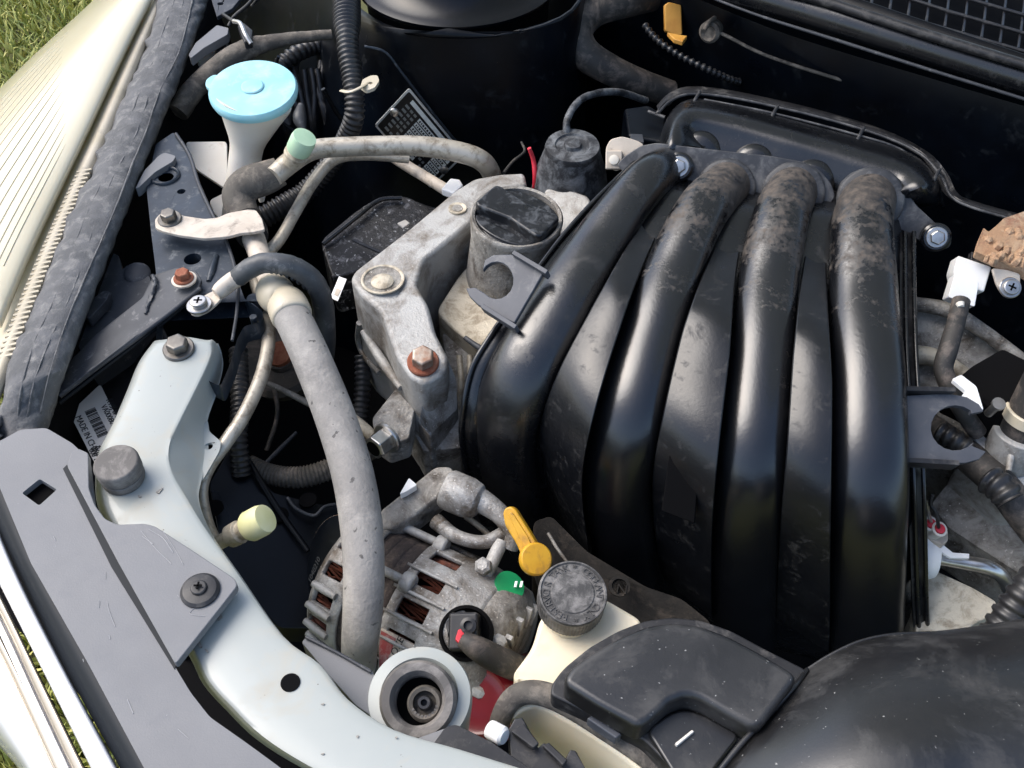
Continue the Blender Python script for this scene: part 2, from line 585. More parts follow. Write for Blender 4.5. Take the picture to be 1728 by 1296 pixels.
# ================================================================== the setting
# ---- lawn under and beside the car
g = 40
structure(mk('lawn_soil', [(-g, -g, -.80), (g, -g, -.80), (g, g, -.80), (-g, g, -.80)], [(0, 1, 2, 3)], MT['soil']))
def grass_mat():
    m = bpy.data.materials.new('grass')
    m.use_nodes = True
    n, l = m.node_tree.nodes, m.node_tree.links
    b = n['Principled BSDF']
    gi = n.new('ShaderNodeNewGeometry')
    cr = n.new('ShaderNodeValToRGB')
    e = cr.color_ramp.elements
    e[0].color = (.22, .27, .07, 1)
    e[1].color = (.55, .50, .16, 1)
    x = e.new(.5)
    x.color = (.42, .44, .12, 1)
    l.new(gi.outputs['Random Per Island'], cr.inputs[0])
    l.new(cr.outputs[0], b.inputs['Base Color'])
    b.inputs['Roughness'].default_value = .6
    return m
vs, fs = [], []
for x0, x1, y0, y1, cnt in ((-2.6, -.75, .5, 3.0, 42000), (-.95, -.15, -.75, .5, 12000)):
    for i in range(cnt):
        x, y = random.uniform(x0, x1), random.uniform(y0, y1)
        a = random.uniform(0, 6.28)
        h = random.uniform(.02, .055)
        wd = random.uniform(.0025, .005)
        lx, ly = random.gauss(0, .022), random.gauss(0, .022)
        dx, dy = math.cos(a) * wd, math.sin(a) * wd
        k = len(vs)
        z0 = -.802
        vs += [(x - dx, y - dy, z0), (x + dx, y + dy, z0), (x + dx * .8 + lx * .4, y + dy * .8 + ly * .4, z0 + h * .6),
               (x - dx * .8 + lx * .4, y - dy * .8 + ly * .4, z0 + h * .6), (x + lx, y + ly, z0 + h)]
        fs += [(k, k + 1, k + 2, k + 3), (k + 3, k + 2, k + 4)]
lawn = mk('grass', vs, fs, grass_mat(), fix=False)
lawn['kind'] = 'stuff'
lawn['label'] = 'short sunlit grass beside the car'
lawn['category'] = 'grass'

# ---- black tub of the engine bay
O = P(324, 1098, 0)
def carpt(l, f, z):
    return O + LAT * l + FRONT * f + Vector((0, 0, z))
fl = [carpt(-.62, .05, -.46), carpt(1.1, .05, -.46), carpt(1.1, -1.15, -.46), carpt(-.62, -1.15, -.46)]
structure(mk('bay_floor', fl + [p - Z * .01 for p in fl], [(0, 1, 2, 3), (7, 6, 5, 4), (0, 4, 5, 1), (1, 5, 6, 2), (2, 6, 7, 3), (3, 7, 4, 0)], MT['black_matte']))

rows = []
for v, ul in ((-80, 352), (60, 318), (180, 275), (300, 225), (420, 185), (640, 130)):
    r = []
    for t in (0, .25, .5, .75, 1):
        u = lerp(ul, 948, t)
        y = [.95, .84, .53, .50, .50][int(t * 4)] - (.02 if v > 350 else 0)
        vv = max(v, [-80, -60, 40, 62, 30][int(t * 4)])
        r.append(PY(u, vv, y))
    e = r[-1]
    r.append(e + Vector((.035, .10, 0)))
    r.append(e + Vector((.045, .30, 0)))
    rows.append(r)
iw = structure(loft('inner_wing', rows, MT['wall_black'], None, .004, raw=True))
def wp(u, v, d=.0):                         # point a little in front of the inner wing
    return PY(u, v, .49 - d)
def wtube(name, pts, rpx, mat, parent, d=.0, seg=10, n=5):
    q = []
    for u, v in pts:
        p = wp(u, v, d)
        q.append((p.x, p.y, p.z, rpx * mpp(p)))
    return sweep(name, crv(q, n), mat, parent, seg)
wtube('pressed_edge', [(615, 78), (650, 88), (680, 125), (730, 190), (800, 275), (850, 330)], 2.2, MT['navy_paint'], iw)
wtube('pressed_edge', [(470, 95), (450, 170), (500, 225), (560, 250)], 3, MT['wall_black'], iw)
wtube('pressed_edge', [(545, 150), (575, 200), (620, 240)], 4, MT['wall_black'], iw, .01)

fa = P(1280, 0, .10)
fr = []
for z in (.13, .05, -.1, -.3, -.47):
    fr.append([fa + LAT * l - FRONT * (.02 if z > .1 else .0) + Vector((0, 0, z - .10)) for l in (-.45, -.2, 0, .25, .5, .9)])
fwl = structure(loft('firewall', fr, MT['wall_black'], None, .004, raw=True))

# strut tower
st = thing('strut_tower', 'round glossy black strut tower top at the back of the engine bay', 'strut tower', P(770, -30, -.1))
c = P(772, -34, .080)
k = mpp(c)
lathe('tower_body', c - Z * .2, Z, [(150 * k, 0), (155 * k, .16), (157 * k, .2)], MT['black_matte'], st, 48)
lathe('rim', c, Z, [(163 * k, -.004), (170 * k, 0), (170 * k, .004), (160 * k, .007), (140 * k, .010), (128 * k, .022), (112 * k, .034), (85 * k, .038), (40 * k, .038)], MT['tower_gloss'], st, 64, ang=60)
lathe('strut_cap', c + Z * .038, Z, [(38 * k, 0), (38 * k, .012), (30 * k, .018)], MT['steel'], st, 32, bevel=.001)

# ---- cowl at the windscreen
cw = thing('cowl', 'long glossy black cowl edge with a mesh grille below the windscreen', 'cowl', P(1500, 60, .05))
tube('rail', [(1150, -50, .125, 25), (1250, -16, .125, 26), (1350, 14, .125, 26), (1545, 74, .125, 27), (1728, 131, .125, 28), (1850, 168, .125, 28)], MT['black_gloss'], cw, 24)
tube('lip', [(1290, -24, .145, 8), (1390, 2, .145, 8), (1480, 31, .145, 8), (1600, 70, .145, 8), (1728, 109, .145, 8), (1830, 140, .145, 8)], MT['black_plastic'], cw, 12)
loft('lower_panel', [[(1110, -40, .11), (1280, 18, .11), (1400, 58, .11), (1560, 108, .11), (1728, 160, .11), (1850, 195, .11)],
                     [(1110, -25, .06), (1280, 45, .06), (1400, 88, .06), (1560, 140, .06), (1728, 195, .06), (1850, 230, .06)]], MT['wall_black'], cw, .003)
tube('seam', [(1190, -8, .113, 2.5), (1280, 26, .113, 2.5), (1400, 64, .113, 3), (1560, 115, .113, 3), (1728, 167, .113, 3), (1800, 190, .113, 3)], MT['dark_steel'], cw, 8)
plate('backing', [(1380, -260), (1440, 12), (1900, 152), (2300, 270), (2300, -260)], .11, .004, MT['black_matte'], cw)
for i in range(6):
    dy = -31 * i
    tube('grille_bar', [(1445 + 18 * i, 4 + dy, .125, 3.2), (1600, 50 + dy, .125, 3.2), (1860, 124 + dy, .125, 3.2)], MT['black_plastic'], cw, 8, n=2)
for i in range(14):
    u = 1470 + i * 31
    v = 10 + (u - 1470) * .29
    tube('grille_bar', [(u, v, .122, 2.6), (u + 10, v - 70, .122, 2.4), (u + 16, v - 160, .122, 2.2)], MT['black_plastic'], cw, 8, n=2)

# ---- unseen raised bonnet, added above the frame to shade the back of the bay
hp = P(1280, 0, .10) - FRONT * .16 + Z * .16
hd = FRONT * math.cos(math.radians(63)) + Z * math.sin(math.radians(63))
hn = hd.cross(LAT).normalized()
hv = [hp + LAT * l + hd * d for d, l in ((0, -.55), (0, .85), (.95, .78), (.95, -.48))]
bon = thing('unseen_bonnet', 'raised car bonnet outside the picture, added to shade the engine bay', 'bonnet', hp)
slab('bonnet_skin', hv, hn * -.012, MT['white_paint'], bon, bevel=.003)
slab('dark_underside', [lerp(p, (hv[0] + hv[2]) / 2, .05) + hn * .013 for p in hv], hn * -.012, MT['underside_black'], bon, bevel=.003)  # black sheet added under the unseen bonnet to keep reflections dark

# ================================================================== headlight and front end
hl = thing('headlight', 'large cream-white headlight lens at the car corner beside the lawn', 'headlight', P(90, 300, -.1))
out_e = [(190, -25), (165, 0), (110, 50), (55, 102), (0, 158), (-60, 225), (-130, 310)]
inn_e = [(270, -25), (258, 0), (213, 90), (150, 225), (100, 330), (53, 432), (3, 553)]
rows = []
for (a, b), (c_, d) in zip(out_e, inn_e):
    r = [(a - 22, b + 14, -.16)]
    for t, z in ((0, -.075), (.12, -.035), (.35, -.005), (.7, .008), (.93, .004), (1.0, -.008)):
        r.append((lerp(a, c_, t), lerp(b, d, t), z))
    rows.append(r)
loft('lens', rows, MT['lens'], hl, .004)
# moulded flutes follow the lens surface
LG = [crv([tuple(P(*q)) for q in r], 6) for r in rows]
LG = [list(c) for c in zip(*[crv(list(c), 10) for c in zip(*LG)])]
for i in range(15):
    tcol = 9 + i * 1.25
    j0, j1 = int(20 + i * 1.0), 58
    pth = []
    for j in range(j0, min(j1, len(LG)), 3):
        k0 = int(tcol)
        a, b = Vector(LG[j][k0]), Vector(LG[j][k0 + 1])
        p = lerp(a, b, tcol - k0)
        p = p + (CAM - p).normalized() * .0006
        e = min(1, (j - j0) / 9 + .1)
        pth.append((p.x, p.y, p.z, .0006 * e))
    sweep('flute', pth, MT['lens_flute'], hl, 8)
# ivory flange with fine teeth
fe = [(256, -25), (250, 0), (206, 90), (143, 225), (93, 330), (46, 432), (-4, 552), (-50, 690)]
fo = [(285, -25), (280, 0), (243, 92), (182, 240), (134, 348), (88, 455), (40, 575), (-10, 700)]
loft('lens_flange', [[(a[0], a[1], -.022), ((a[0] + b[0]) / 2, (a[1] + b[1]) / 2, -.006), (b[0], b[1], -.014)] for a, b in zip(fe, fo)], MT['ivory'], hl, .004)
fm = crv([((a[0] * .35 + b[0] * .65), (a[1] * .35 + b[1] * .65)) for a, b in zip(fe, fo)], 14)
for i, (u, v) in enumerate(fm):
    if 290 < v < 610:
        p = P(u, v, -.009)
        boxo('tooth', p, Vector((.008, .003, 0)), Vector((-.0007, .0016, 0)), Z * .003, MT['ivory'], hl, bevel=.0006, seg=1)
# grey fastening tabs and dark housing behind
plate('tab', [(318, 92), (330, 72), (366, 42), (386, 47), (384, 58), (345, 80), (322, 98)], .0, .012, MT['grey_plastic'], hl, fil=.003)
plate('tab', [(228, 318), (243, 288), (268, 262), (278, 257), (297, 263), (292, 272), (262, 290), (234, 316)], -.005, .012, MT['grey_plastic'], hl, fil=.003)
plate('tab', [(140, 530), (150, 508), (175, 490), (186, 492), (180, 506), (150, 538)], -.03, .012, MT['dark_steel'], hl, fil=.003)
plate('housing', [(150, 470), (185, 425), (200, 430), (206, 455), (215, 446), (240, 452), (255, 470), (250, 500), (200, 560), (140, 600), (120, 560)], -.045, .05, MT['dark_steel'], hl, bevel=.004, fil=.004)
plate('housing', [(70, 600), (150, 560), (260, 520), (300, 600), (230, 760), (170, 830), (110, 740), (60, 700)], -.10, .06, MT['black_plastic'], hl, bevel=.004)
lathe('socket_cap', P(232, 462, -.045), Vector((.2, -.2, 1)), [(.014, -.004), (.014, .002), (.011, .004)], MT['dark_steel'], hl, 28)
plate('connector_shell', [(331, 98), (359, 68), (363, 85), (335, 101)], -.02, .012, MT['cream'], hl, bevel=.001)
plate('connector_shell', [(360, 72), (383, 62), (384, 80), (366, 88)], -.015, .016, MT['black_plastic'], hl, bevel=.002)

# weathered sealing strip along the lens
se = thing('sealing_strip', 'wide weathered grey foam sealing strip along the headlight', 'seal', P(180, 380, -.03))
sl_ = [(274, -30), (266, 0), (246, 80), (214, 152), (172, 250), (138, 322), (98, 412), (58, 520), (18, 604), (2, 700), (-4, 760)]
sr_ = [(362, -30), (352, 0), (331, 62), (302, 140), (268, 222), (236, 302), (202, 390), (166, 482), (132, 572), (102, 660), (76, 748)]
sl2 = crv([tuple(map(float, p)) for p in sl_], 9)
sr2 = crv([tuple(map(float, p)) for p in sr_], 9)
rows = []
for (a, b), (c_, d) in zip(sl2, sr2):
    j = random.gauss(0, 2.2)
    r = [(a + j - 1, b + j * .4, -.010)]
    for t, z in ((.04, .004), (.2, .010), (.4, .012), (.62, .010), (.8, .006), (.95, -.004), (1.0, -.022)):
        r.append((lerp(a, c_, t) + random.gauss(0, .8) + (j if t < .1 else 0), lerp(b, d, t), z + random.gauss(0, .0005) - max(0, b - 660) * .00035))
    rows.append(r)
loft('foam_body', rows, MT['seal'], se, .004, nu=2, nv=2)
for off in (.3, .52, .72):
    pts = []
    for i in range(0, len(sl2), 7):
        (a, b), (c_, d) = sl2[i], sr2[i]
        t = off + random.uniform(-.05, .05)
        pts.append((lerp(a, c_, t), lerp(b, d, t), .0105 - .006 * max(0, t - .5) - max(0, b - 660) * .00035, random.uniform(1.0, 2.0)))
    tube('wrinkle', pts, MT['seal'], se, 8, n=8, wob=.25)

wr = []
for u, v in sr_:
    p = P(u - 14, v, -.03)
    wr.append([p, Vector((p.x + .02, p.y, -.15)), Vector((p.x + .03, p.y, -.30)), Vector((p.x + .03, p.y, -.47))])
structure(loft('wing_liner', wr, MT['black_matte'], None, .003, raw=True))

# barcode sticker on the headlight housing
stk = thing('barcode_sticker', 'cream printed sticker with a black barcode behind the pale panel', 'sticker', P(150, 720, -.07))
zs_ = -.072
plate('paper', [(169, 648), (117, 697), (172, 806), (226, 762)], zs_, .001, MT['paper'], stk, bevel=.0003, fil=.004)
o0 = P(117, 697, zs_ + .0006)
tx = (P(165, 794, zs_) - P(117, 697, zs_))
tl = tx.length
tx.normalize()
ty = (P(169, 648, zs_) - P(117, 697, zs_))
wl = ty.length
ty = (ty - tx * ty.dot(tx)).normalized()
def stp(a, b):
    return P(117, 697, zs_ + .0004) + tx * (a * tl) + ty * (b * wl)
textobj('print', 'MADE IN CHINA', stp(.10, .07), tx, ty, .0085, MT['ink'], stk)
textobj('print', 'K15J & 5A5A', stp(.04, .82), tx, ty, .0085, MT['ink'], stk)
textobj('print', 'VA0008093', stp(.10, .66), tx, ty, .0078, MT['ink'], stk)
a = .08
while a < .56:
    bw = random.choice((.006, .006, .012, .018))
    slab('bar', [stp(a, .30), stp(a + bw, .30), stp(a + bw, .54), stp(a, .54)], Z * .0002, MT['ink'], stk, bevel=0)
    a += bw + random.choice((.007, .010, .016))
for b, s in ((.58, '0480'), (.47, '5A 0'), (.36, '1TV 8'), (.25, '35T 0 08'), (.14, '0Z10 111'), (.02, '000 1111')):
    textobj('print', s, stp(.66 if b < .5 else .60, b), tx, ty, .0072, MT['ink'], stk)

# ---- navy wing rail behind the pale panel
rail = thing('wing_rail', 'blue-black painted steel rail with punched holes beside the headlight', 'rail', P(330, 430, -.05))
plate('pressed_top', [(263, 243), (293, 223), (317, 260), (333, 310), (360, 367), (378, 400), (397, 460), (413, 505), (442, 524), (444, 536), (436, 545), (412, 550), (400, 572), (390, 610), (372, 652), (262, 600), (266, 520), (263, 457), (256, 400), (247, 317)],
      -.012, .022, MT['navy_paint'], rail, holes=[(325, 437, 14.5), (306, 323, 7), (280, 299, 13), (427, 534, 6), (428, 503, 12)], bevel=.0016, fil=.004)
lathe('embossed_ring', P(279, 299, -.013), Z, [(.0175, 0), (.0175, .003), (.0155, .0042), (.0135, .003), (.0135, 0)], MT['navy_paint'], rail, 36, ang=60)
tube('stiffening_bead', [(365, 432, -.012, 5), (358, 455, -.011, 6), (352, 475, -.012, 4)], MT['navy_paint'], rail)
tube('folded_edge', [(297, 226, -.010, 3), (320, 262, -.010, 3), (336, 312, -.010, 3), (362, 368, -.010, 3), (380, 402, -.010, 3), (398, 460, -.010, 3), (400, 520, -.012, 3), (392, 575, -.015, 3)], MT['dark_steel'], rail, 8)

# ---- dark steel arm
arm = thing('support_arm', 'dark folded steel arm bolted to the navy rail below the headlight', 'bracket', P(220, 560, -.04))
poly('arm_plate', [(258, 464, -.004), (298, 451, -.002), (330, 456, -.001), (340, 470, -.001), (335, 488, -.001), (225, 570, -.012), (104, 662, -.03), (88, 640, -.034), (160, 565, -.03), (240, 502, -.012)], .006, MT['dark_steel'], arm, bevel=.0012, fil=.003)
tube('folded_rim', [(338, 487, -.003, 4), (280, 533, -.008, 4.5), (225, 574, -.016, 5), (160, 622, -.026, 5), (100, 668, -.034, 5)], MT['dark_steel'], arm, 10)
tube('folded_rim', [(336, 495, -.012, 3), (280, 541, -.018, 3.5), (225, 583, -.026, 4), (100, 680, -.046, 4)], MT['navy_plastic'], arm, 10)
tube('weld_bead', [(258, 466, -.004, 4), (262, 478, -.004, 3), (255, 500, -.008, 4), (250, 515, -.010, 3), (246, 530, -.012, 3)], MT['dark_steel'], arm, 8, wob=.4)
cb = P(311, 473, .002)
lathe('washer', cb, Z, [(.0125, 0), (.0125, .0018), (.0115, .0022)], MT['cream_dirty'], arm, 32)
bolt(cb + Z * .002, Z, .0075, MT['rust_bolt'], arm, fl=1.35)

# ---- pale radiator support panel
pp = thing('radiator_support_panel', 'pale green painted radiator support panel curving along the front', 'panel', P(400, 1000, -.05))
R_ = [  # left edge, ridge, side lip (u, v) and drop of the side lip
    ((264, 574), (310, 568), (358, 573), (367, 581), -.010),
    ((240, 608), (298, 604), (358, 601), (377, 613), -.026),
    ((220, 657), (278, 654), (337, 650), (367, 660), -.030),
    ((197, 710), (250, 712), (305, 715), (350, 711), -.032),
    ((174, 757), (230, 758), (290, 756), (352, 762), -.032),
    ((168, 800), (232, 799), (294, 797), (340, 812), -.028),
    ((172, 850), (245, 846), (318, 842), (336, 846), -.014),
    ((200, 905), (275, 900), (350, 895), (357, 900), -.008),
    ((255, 985), (325, 976), (398, 962), (404, 968), -.008),
    ((324, 1098), (400, 1088), (476, 1072), (482, 1079), -.008),
    ((350, 1150), (447, 1140), (540, 1122), (547, 1130), -.008),
    ((391, 1196), (490, 1192), (586, 1180), (593, 1188), -.008),
    ((440, 1243), (556, 1242), (664, 1232), (670, 1240), -.008),
    ((520, 1293), (650, 1285), (775, 1266), (780, 1275), -.008),
    ((640, 1350), (780, 1335), (920, 1312), (925, 1322), -.008)]
rows = []
for i, (a, m_, b, s, dz) in enumerate(R_):
    rows.append([(a[0] - 7, a[1] + 5, -.05), (a[0] - 4, a[1] + 2, -.016), (a[0] + 2, a[1], -.003), (a[0] + 14, a[1] - 1, .001), (m_[0], m_[1], .002), (b[0] - 10, b[1] + 1, .001), (b[0], b[1], -.002), (s[0] - (s[0] - b[0]) * .15, s[1] - (s[1] - b[1]) * .15, dz * .9), (s[0], s[1], dz)])
loft('pressed_skin', rows, MT['pale_paint'], pp, .0025, nu=3, nv=4, ang=60)
plate('ear', [(334, 735), (350, 707), (353, 728), (366, 739), (373, 745), (371, 760), (356, 786), (341, 812), (330, 800)], -.030, .0025, MT['pale_paint'], pp, holes=[(352, 753, 7)], fil=.004, bevel=.0006)
for (u, v, r) in ((490, 1152, 16.5), (343, 617, 4)):
    cc = P(u, v, .0022 if v > 700 else -.006)
    lathe('punched_hole', cc - Z * .004, Z, [(r * mpp(cc) * .98, 0), (r * mpp(cc), .0045)], MT['black_matte'], pp, 28)
for pts in ([(335, 1040), (341, 1036), (340, 1052), (346, 1058), (340, 1060)], [(328, 1075), (336, 1080), (342, 1092), (337, 1094), (330, 1084)], [(344, 1094), (352, 1098), (350, 1102)], [(365, 1040), (372, 1034), (376, 1042), (368, 1048)], [(540, 1188), (548, 1186), (546, 1190)], [(262, 830), (276, 822), (268, 833)], [(232, 835), (240, 838), (234, 840)], [(600, 1242), (606, 1240), (604, 1246)], [(665, 1244), (671, 1242), (670, 1247)], [(540, 1272), (548, 1270), (546, 1274)]):
    plate('paint_chip', pts, .0028, .0006, MT['cast_dirty'], pp, bevel=0, fil=.001)
cb = P(302, 590, .003)
bolt(cb, Vector((.05, -.1, 1)), .0105, MT['dark_bolt'], pp, h=.8, fl=1.4)
cs = P(210, 808, .002)
kk = mpp(cs)
stop = thing('rubber_stop', 'round dark rubber bonnet stop on the pale panel', 'bonnet stop', cs)
lathe('base', cs, Vector((.0, -.05, 1)), [(34 * kk, 0), (36 * kk, .004), (35 * kk, .009)], MT['rubber'], stop, 40, bevel=.001)
lathe('head', cs + Z * .009, Vector((.0, -.05, 1)), [(34 * kk, 0), (37 * kk, .002), (37.5 * kk, .013), (35 * kk, .0155), (15 * kk, .0158)], MT['rubber'], stop, 48, bevel=.0012)

# ---- grey plastic top cover
gc = thing('grille_cover', 'flat grey plastic cover with a square hole over the grille', 'cover', P(200, 1050, -.02))
plate('lower_sheet', [(-30, 752), (0, 744), (34, 725), (78, 722), (122, 748), (150, 775), (160, 860), (250, 980), (296, 1126), (322, 1169), (354, 1210), (414, 1252), (474, 1296), (520, 1335), (268, 1340), (243, 1296), (150, 1122), (52, 950), (0, 824), (-40, 740)],
      .010, .006, MT['grey_plastic'], gc, holes=[[(37, 832), (67, 808), (96, 826), (66, 853)]], bevel=.0026, seg=3, fil=.004)
plate('raised_sheet', [(113, 786), (120, 764), (131, 756), (149, 764), (150, 824), (160, 852), (177, 875), (198, 885), (244, 883), (262, 888), (330, 932), (396, 976), (401, 988), (296, 1121), (200, 950)],
      .0175, .0075, MT['grey_plastic'], gc, bevel=.0024, seg=3, fil=.003)
plate('groove_shade', [(106, 791), (113, 784), (201, 948), (298, 1120), (294, 1129), (188, 957)], .0108, .003, MT['navy_plastic'], gc, bevel=0)  # flat dark strip: shade along the step put into the colour
plate('square_well', [(33, 832), (67, 804), (100, 826), (66, 857)], .0015, .012, MT['black_matte'], gc)
loft('front_face', [[(-42, 741, .009), (0, 825, .009), (52, 951, .009), (150, 1123, .009), (243, 1297, .009), (268, 1341, .009)],
                    [(-66, 770, -.012), (-20, 858, -.012), (25, 952, -.012), (107, 1122, -.012), (203, 1297, -.012), (225, 1341, -.012)]], MT['navy_plastic'], gc, .003, nu=5, nv=2)
for a in ([(238, 896), (262, 925), (289, 951)], [(250, 893), (275, 908), (292, 932)], [(275, 896), (297, 930), (309, 953)], [(240, 905), (258, 918)], [(302, 1008), (300, 1004)],
          [(181, 1016), (184, 1030), (194, 1057)], [(168, 1014), (167, 1026)], [(184, 1072), (186, 1078)], [(178, 965), (178, 976)], [(140, 1112), (141, 1117)], [(340, 1016), (320, 1035), (346, 1040)], [(90, 905), (94, 912)], [(215, 1180), (225, 1204)], [(300, 1230), (318, 1246)]):
    zz = .0178 if (a[0][0] > 230 and a[0][1] < 1045) else .0103
    q = [tuple(P(u, v, zz)) + (random.uniform(.00015, .0003),) for u, v in a]
    sweep('scratch', crv(q, 4), MT['scratch'], gc, 5)
cp = P(338, 997, .018)
pin = thing('push_pin', 'black round push-in clip with a cross slot on the grey cover', 'clip', cp)
km = mpp(cp)
lathe('outer_flange', cp, Z, [(33 * km, 0), (33 * km, .0012), (28 * km, .003), (17 * km, .0038)], MT['black_plastic'], pin, 40, ang=25)
bolt(cp + Z * .0038, Z, 14 * km, MT['black_plastic'], pin, cross=True, h=.25, fl=0, name='centre_pin')

# ---- white bumper and trim bars at the lower left corner
bu = thing('bumper', 'glossy white front bumper edge at the lower left corner', 'bumper', P(60, 1150, -.1))
def strip(name, L1, L2, z1, z2, mat, par, bulge=.004, th=.006, deep=None):
    rows = []
    for a, b in zip(L1, L2):
        r = [(a[0], a[1], z1 - .006), (lerp(a[0], b[0], .12), lerp(a[1], b[1], .12), lerp(z1, z2, .1) + bulge * .5), (lerp(a[0], b[0], .5), lerp(a[1], b[1], .5), (z1 + z2) / 2 + bulge), (lerp(a[0], b[0], .88), lerp(a[1], b[1], .88), lerp(z1, z2, .9) + bulge * .5), (b[0], b[1], z2 - .006)]
        if deep:
            r.insert(0, (a[0] - 6, a[1] + 4, z1 - deep))
        rows.append(r)
    return loft(name, rows, mat, par, th, nu=3, nv=5)
strip('bumper_edge', [(-75, 840), (0, 988), (70, 1128), (153, 1296), (185, 1362)], [(-50, 770), (21, 950), (102, 1115), (199, 1297), (232, 1362)], -.014, -.010, MT['white_paint'], bu)
gr = thing('grille_trim', 'pair of tan metallic trim bars below the white bumper edge', 'trim', P(30, 1150, -.12))
strip('trim_bar', [(-70, 910), (0, 1040), (60, 1170), (119, 1296), (150, 1362)], [(-70, 868), (0, 1003), (70, 1146), (144, 1296), (177, 1362)], -.05, -.045, MT['trim_tan'], gr, .003, .005)
strip('trim_line', [(-70, 940), (0, 1070), (55, 1185), (108, 1296), (138, 1362)], [(-70, 912), (0, 1042), (60, 1172), (118, 1296), (149, 1362)], -.055, -.052, MT['white_paint'], gr, .004, .005)
strip('trim_bar', [(-70, 975), (0, 1105), (45, 1200), (88, 1296), (118, 1362)], [(-70, 942), (0, 1072), (55, 1187), (107, 1296), (137, 1362)], -.062, -.058, MT['trim_tan'], gr, .003, .005)
lb = thing('lower_bumper', 'white lower bumper skin below the tan trim bars', 'bumper', P(10, 1220, -.2))
loft('bumper_skin', [[(-70, 980, -.066), (0, 1108, -.066), (45, 1203, -.066), (87, 1298, -.066), (117, 1364, -.066)],
                     [(-120, 1040, -.09), (-40, 1160, -.09), (10, 1240, -.09), (45, 1296, -.09), (80, 1364, -.09)],
                     [(-150, 1080, -.20), (-70, 1190, -.20), (0, 1262, -.20), (42, 1312, -.20), (78, 1372, -.20)]], MT['white_paint'], lb, .004)

# ================================================================== left of the engine
# ---- washer filler neck
wn = thing('washer_filler', 'cream washer filler funnel with a light blue cap', 'filler neck', P(405, 340, -.1))
A, B = P(402, 350, -.075), P(429, 158, .062)
ax = (B - A)
H = ax.length
kb = mpp(B)
lathe('funnel', A, ax, [(27 * kb, -.03), (27 * kb, 0), (28 * kb, H * .50), (29 * kb, H * .56), (33 * kb, H * .62), (50 * kb, H * .80), (63 * kb, H * .92), (64 * kb, H * .945)], MT['cream'], wn, 40, ang=60)
tilt = Vector((.02, -.13, 1)).normalized()
cap = lathe('cap', B - tilt * .004, tilt, [(66 * kb, .001), (72 * kb, .002), (74 * kb, .006), (74 * kb, .010), (71 * kb, .013), (40 * kb, .0145), (20 * kb, .0135)], MT['blue_cap'], wn, 56, ang=40)
xx, yy, _ = frame(tilt)
tabp = [PP(u, v, B + tilt * .008, tilt) for u, v in ((368, 125), (358, 126), (347, 134), (346, 144), (354, 150), (365, 148))]
slab('pull_tab', fillet(tabp, .004), tilt * -.006, MT['blue_cap'], cap, bevel=.0015)
lathe('cap_dimple', B + tilt * .0105, tilt, [(19 * kb, 0), (17 * kb, .0012), (6 * kb, .0016)], MT['blue_cap'], cap, 32)
textobj('moulded_mark', '45', PP(408, 180, B + tilt * .009, Vector((0, -1, .15))) + Vector((0, -.001, 0)), Vector((1, 0, 0)), Vector((0, .1, 1)).normalized(), .008, MT['blue_cap'], cap, ext=.0006)
poly('side_flange', [(312, 239, -.06), (383, 238, -.06), (384, 300, -.08), (380, 318, -.085), (330, 285, -.075)], .004, MT['cream'], wn, fil=.006)
poly('side_flange', [(352, 338, -.09), (392, 318, -.088), (392, 372, -.10), (364, 366, -.10)], .004, MT['cream'], wn, fil=.006)
poly('spout_rib', [(421, 283, -.008), (428, 278, -.006), (440, 296, -.008), (438, 306, -.012), (430, 308, -.014)], .03, MT['cream'], wn, fil=.002)

# ---- air-conditioning line
ac = thing('aircon_pipe', 'dusty aluminium air-conditioning pipe with a rubber elbow and service valve', 'pipe', P(560, 300, -.03))
tube('upper_pipe', [(462, 298, .018, 17), (490, 274, .022, 18), (522, 255, .026, 17), (560, 249, .026, 16.5), (640, 246, .024, 16.5), (715, 247, .020, 17), (780, 258, .012, 17.5), (815, 273, .0, 17), (831, 298, -.03, 16), (836, 330, -.07, 16)], MT['alu_pipe'], ac, 24)
tube('rubber_elbow', [(473, 289, .014, 24), (448, 300, .010, 28), (418, 311, .004, 29), (403, 330, -.004, 28), (408, 352, -.012, 26), (416, 368, -.016, 25)], MT['hose_dust'], ac, 24)
tube('lower_pipe', [(412, 360, -.014, 21), (424, 392, -.016, 20), (440, 436, -.016, 18), (458, 482, -.014, 18), (470, 505, -.012, 18)], MT['cream_dirty'], ac, 24)
tube('seal_ring', [(418, 378, -.016, 26), (424, 392, -.016, 28), (428, 402, -.016, 25)], MT['black_plastic'], ac, 24)
vb = P(496, 268, .036)
va = (P(512, 236, .062) - vb)
lathe('valve_stem', vb, va, [(.011, -.006), (.011, .004), (.0135, .005), (.0135, .009), (.0105, .010), (.0105, .014)], MT['cast_pale'], ac, 28, bevel=.0006)
lathe('valve_cap', vb + va.normalized() * .013, va, [(.0125, 0), (.0135, .002), (.0138, .016), (.0128, .0215), (.006, .0222)], MT['green_cap'], ac, 32, ang=50)
plate('clamp_bracket', [(262, 384), (261, 370), (270, 360), (284, 357), (312, 364), (345, 369), (366, 367), (385, 359), (412, 354), (432, 354), (442, 368), (447, 387), (430, 391), (407, 393), (384, 399), (345, 402), (305, 397), (275, 390)], .006, .004, MT['cream_dirty'], ac, fil=.003, bevel=.001)
bolt(P(287, 371, .006), Vector((0, -.1, 1)), .0085, MT['dark_bolt'], ac, fl=1.5)
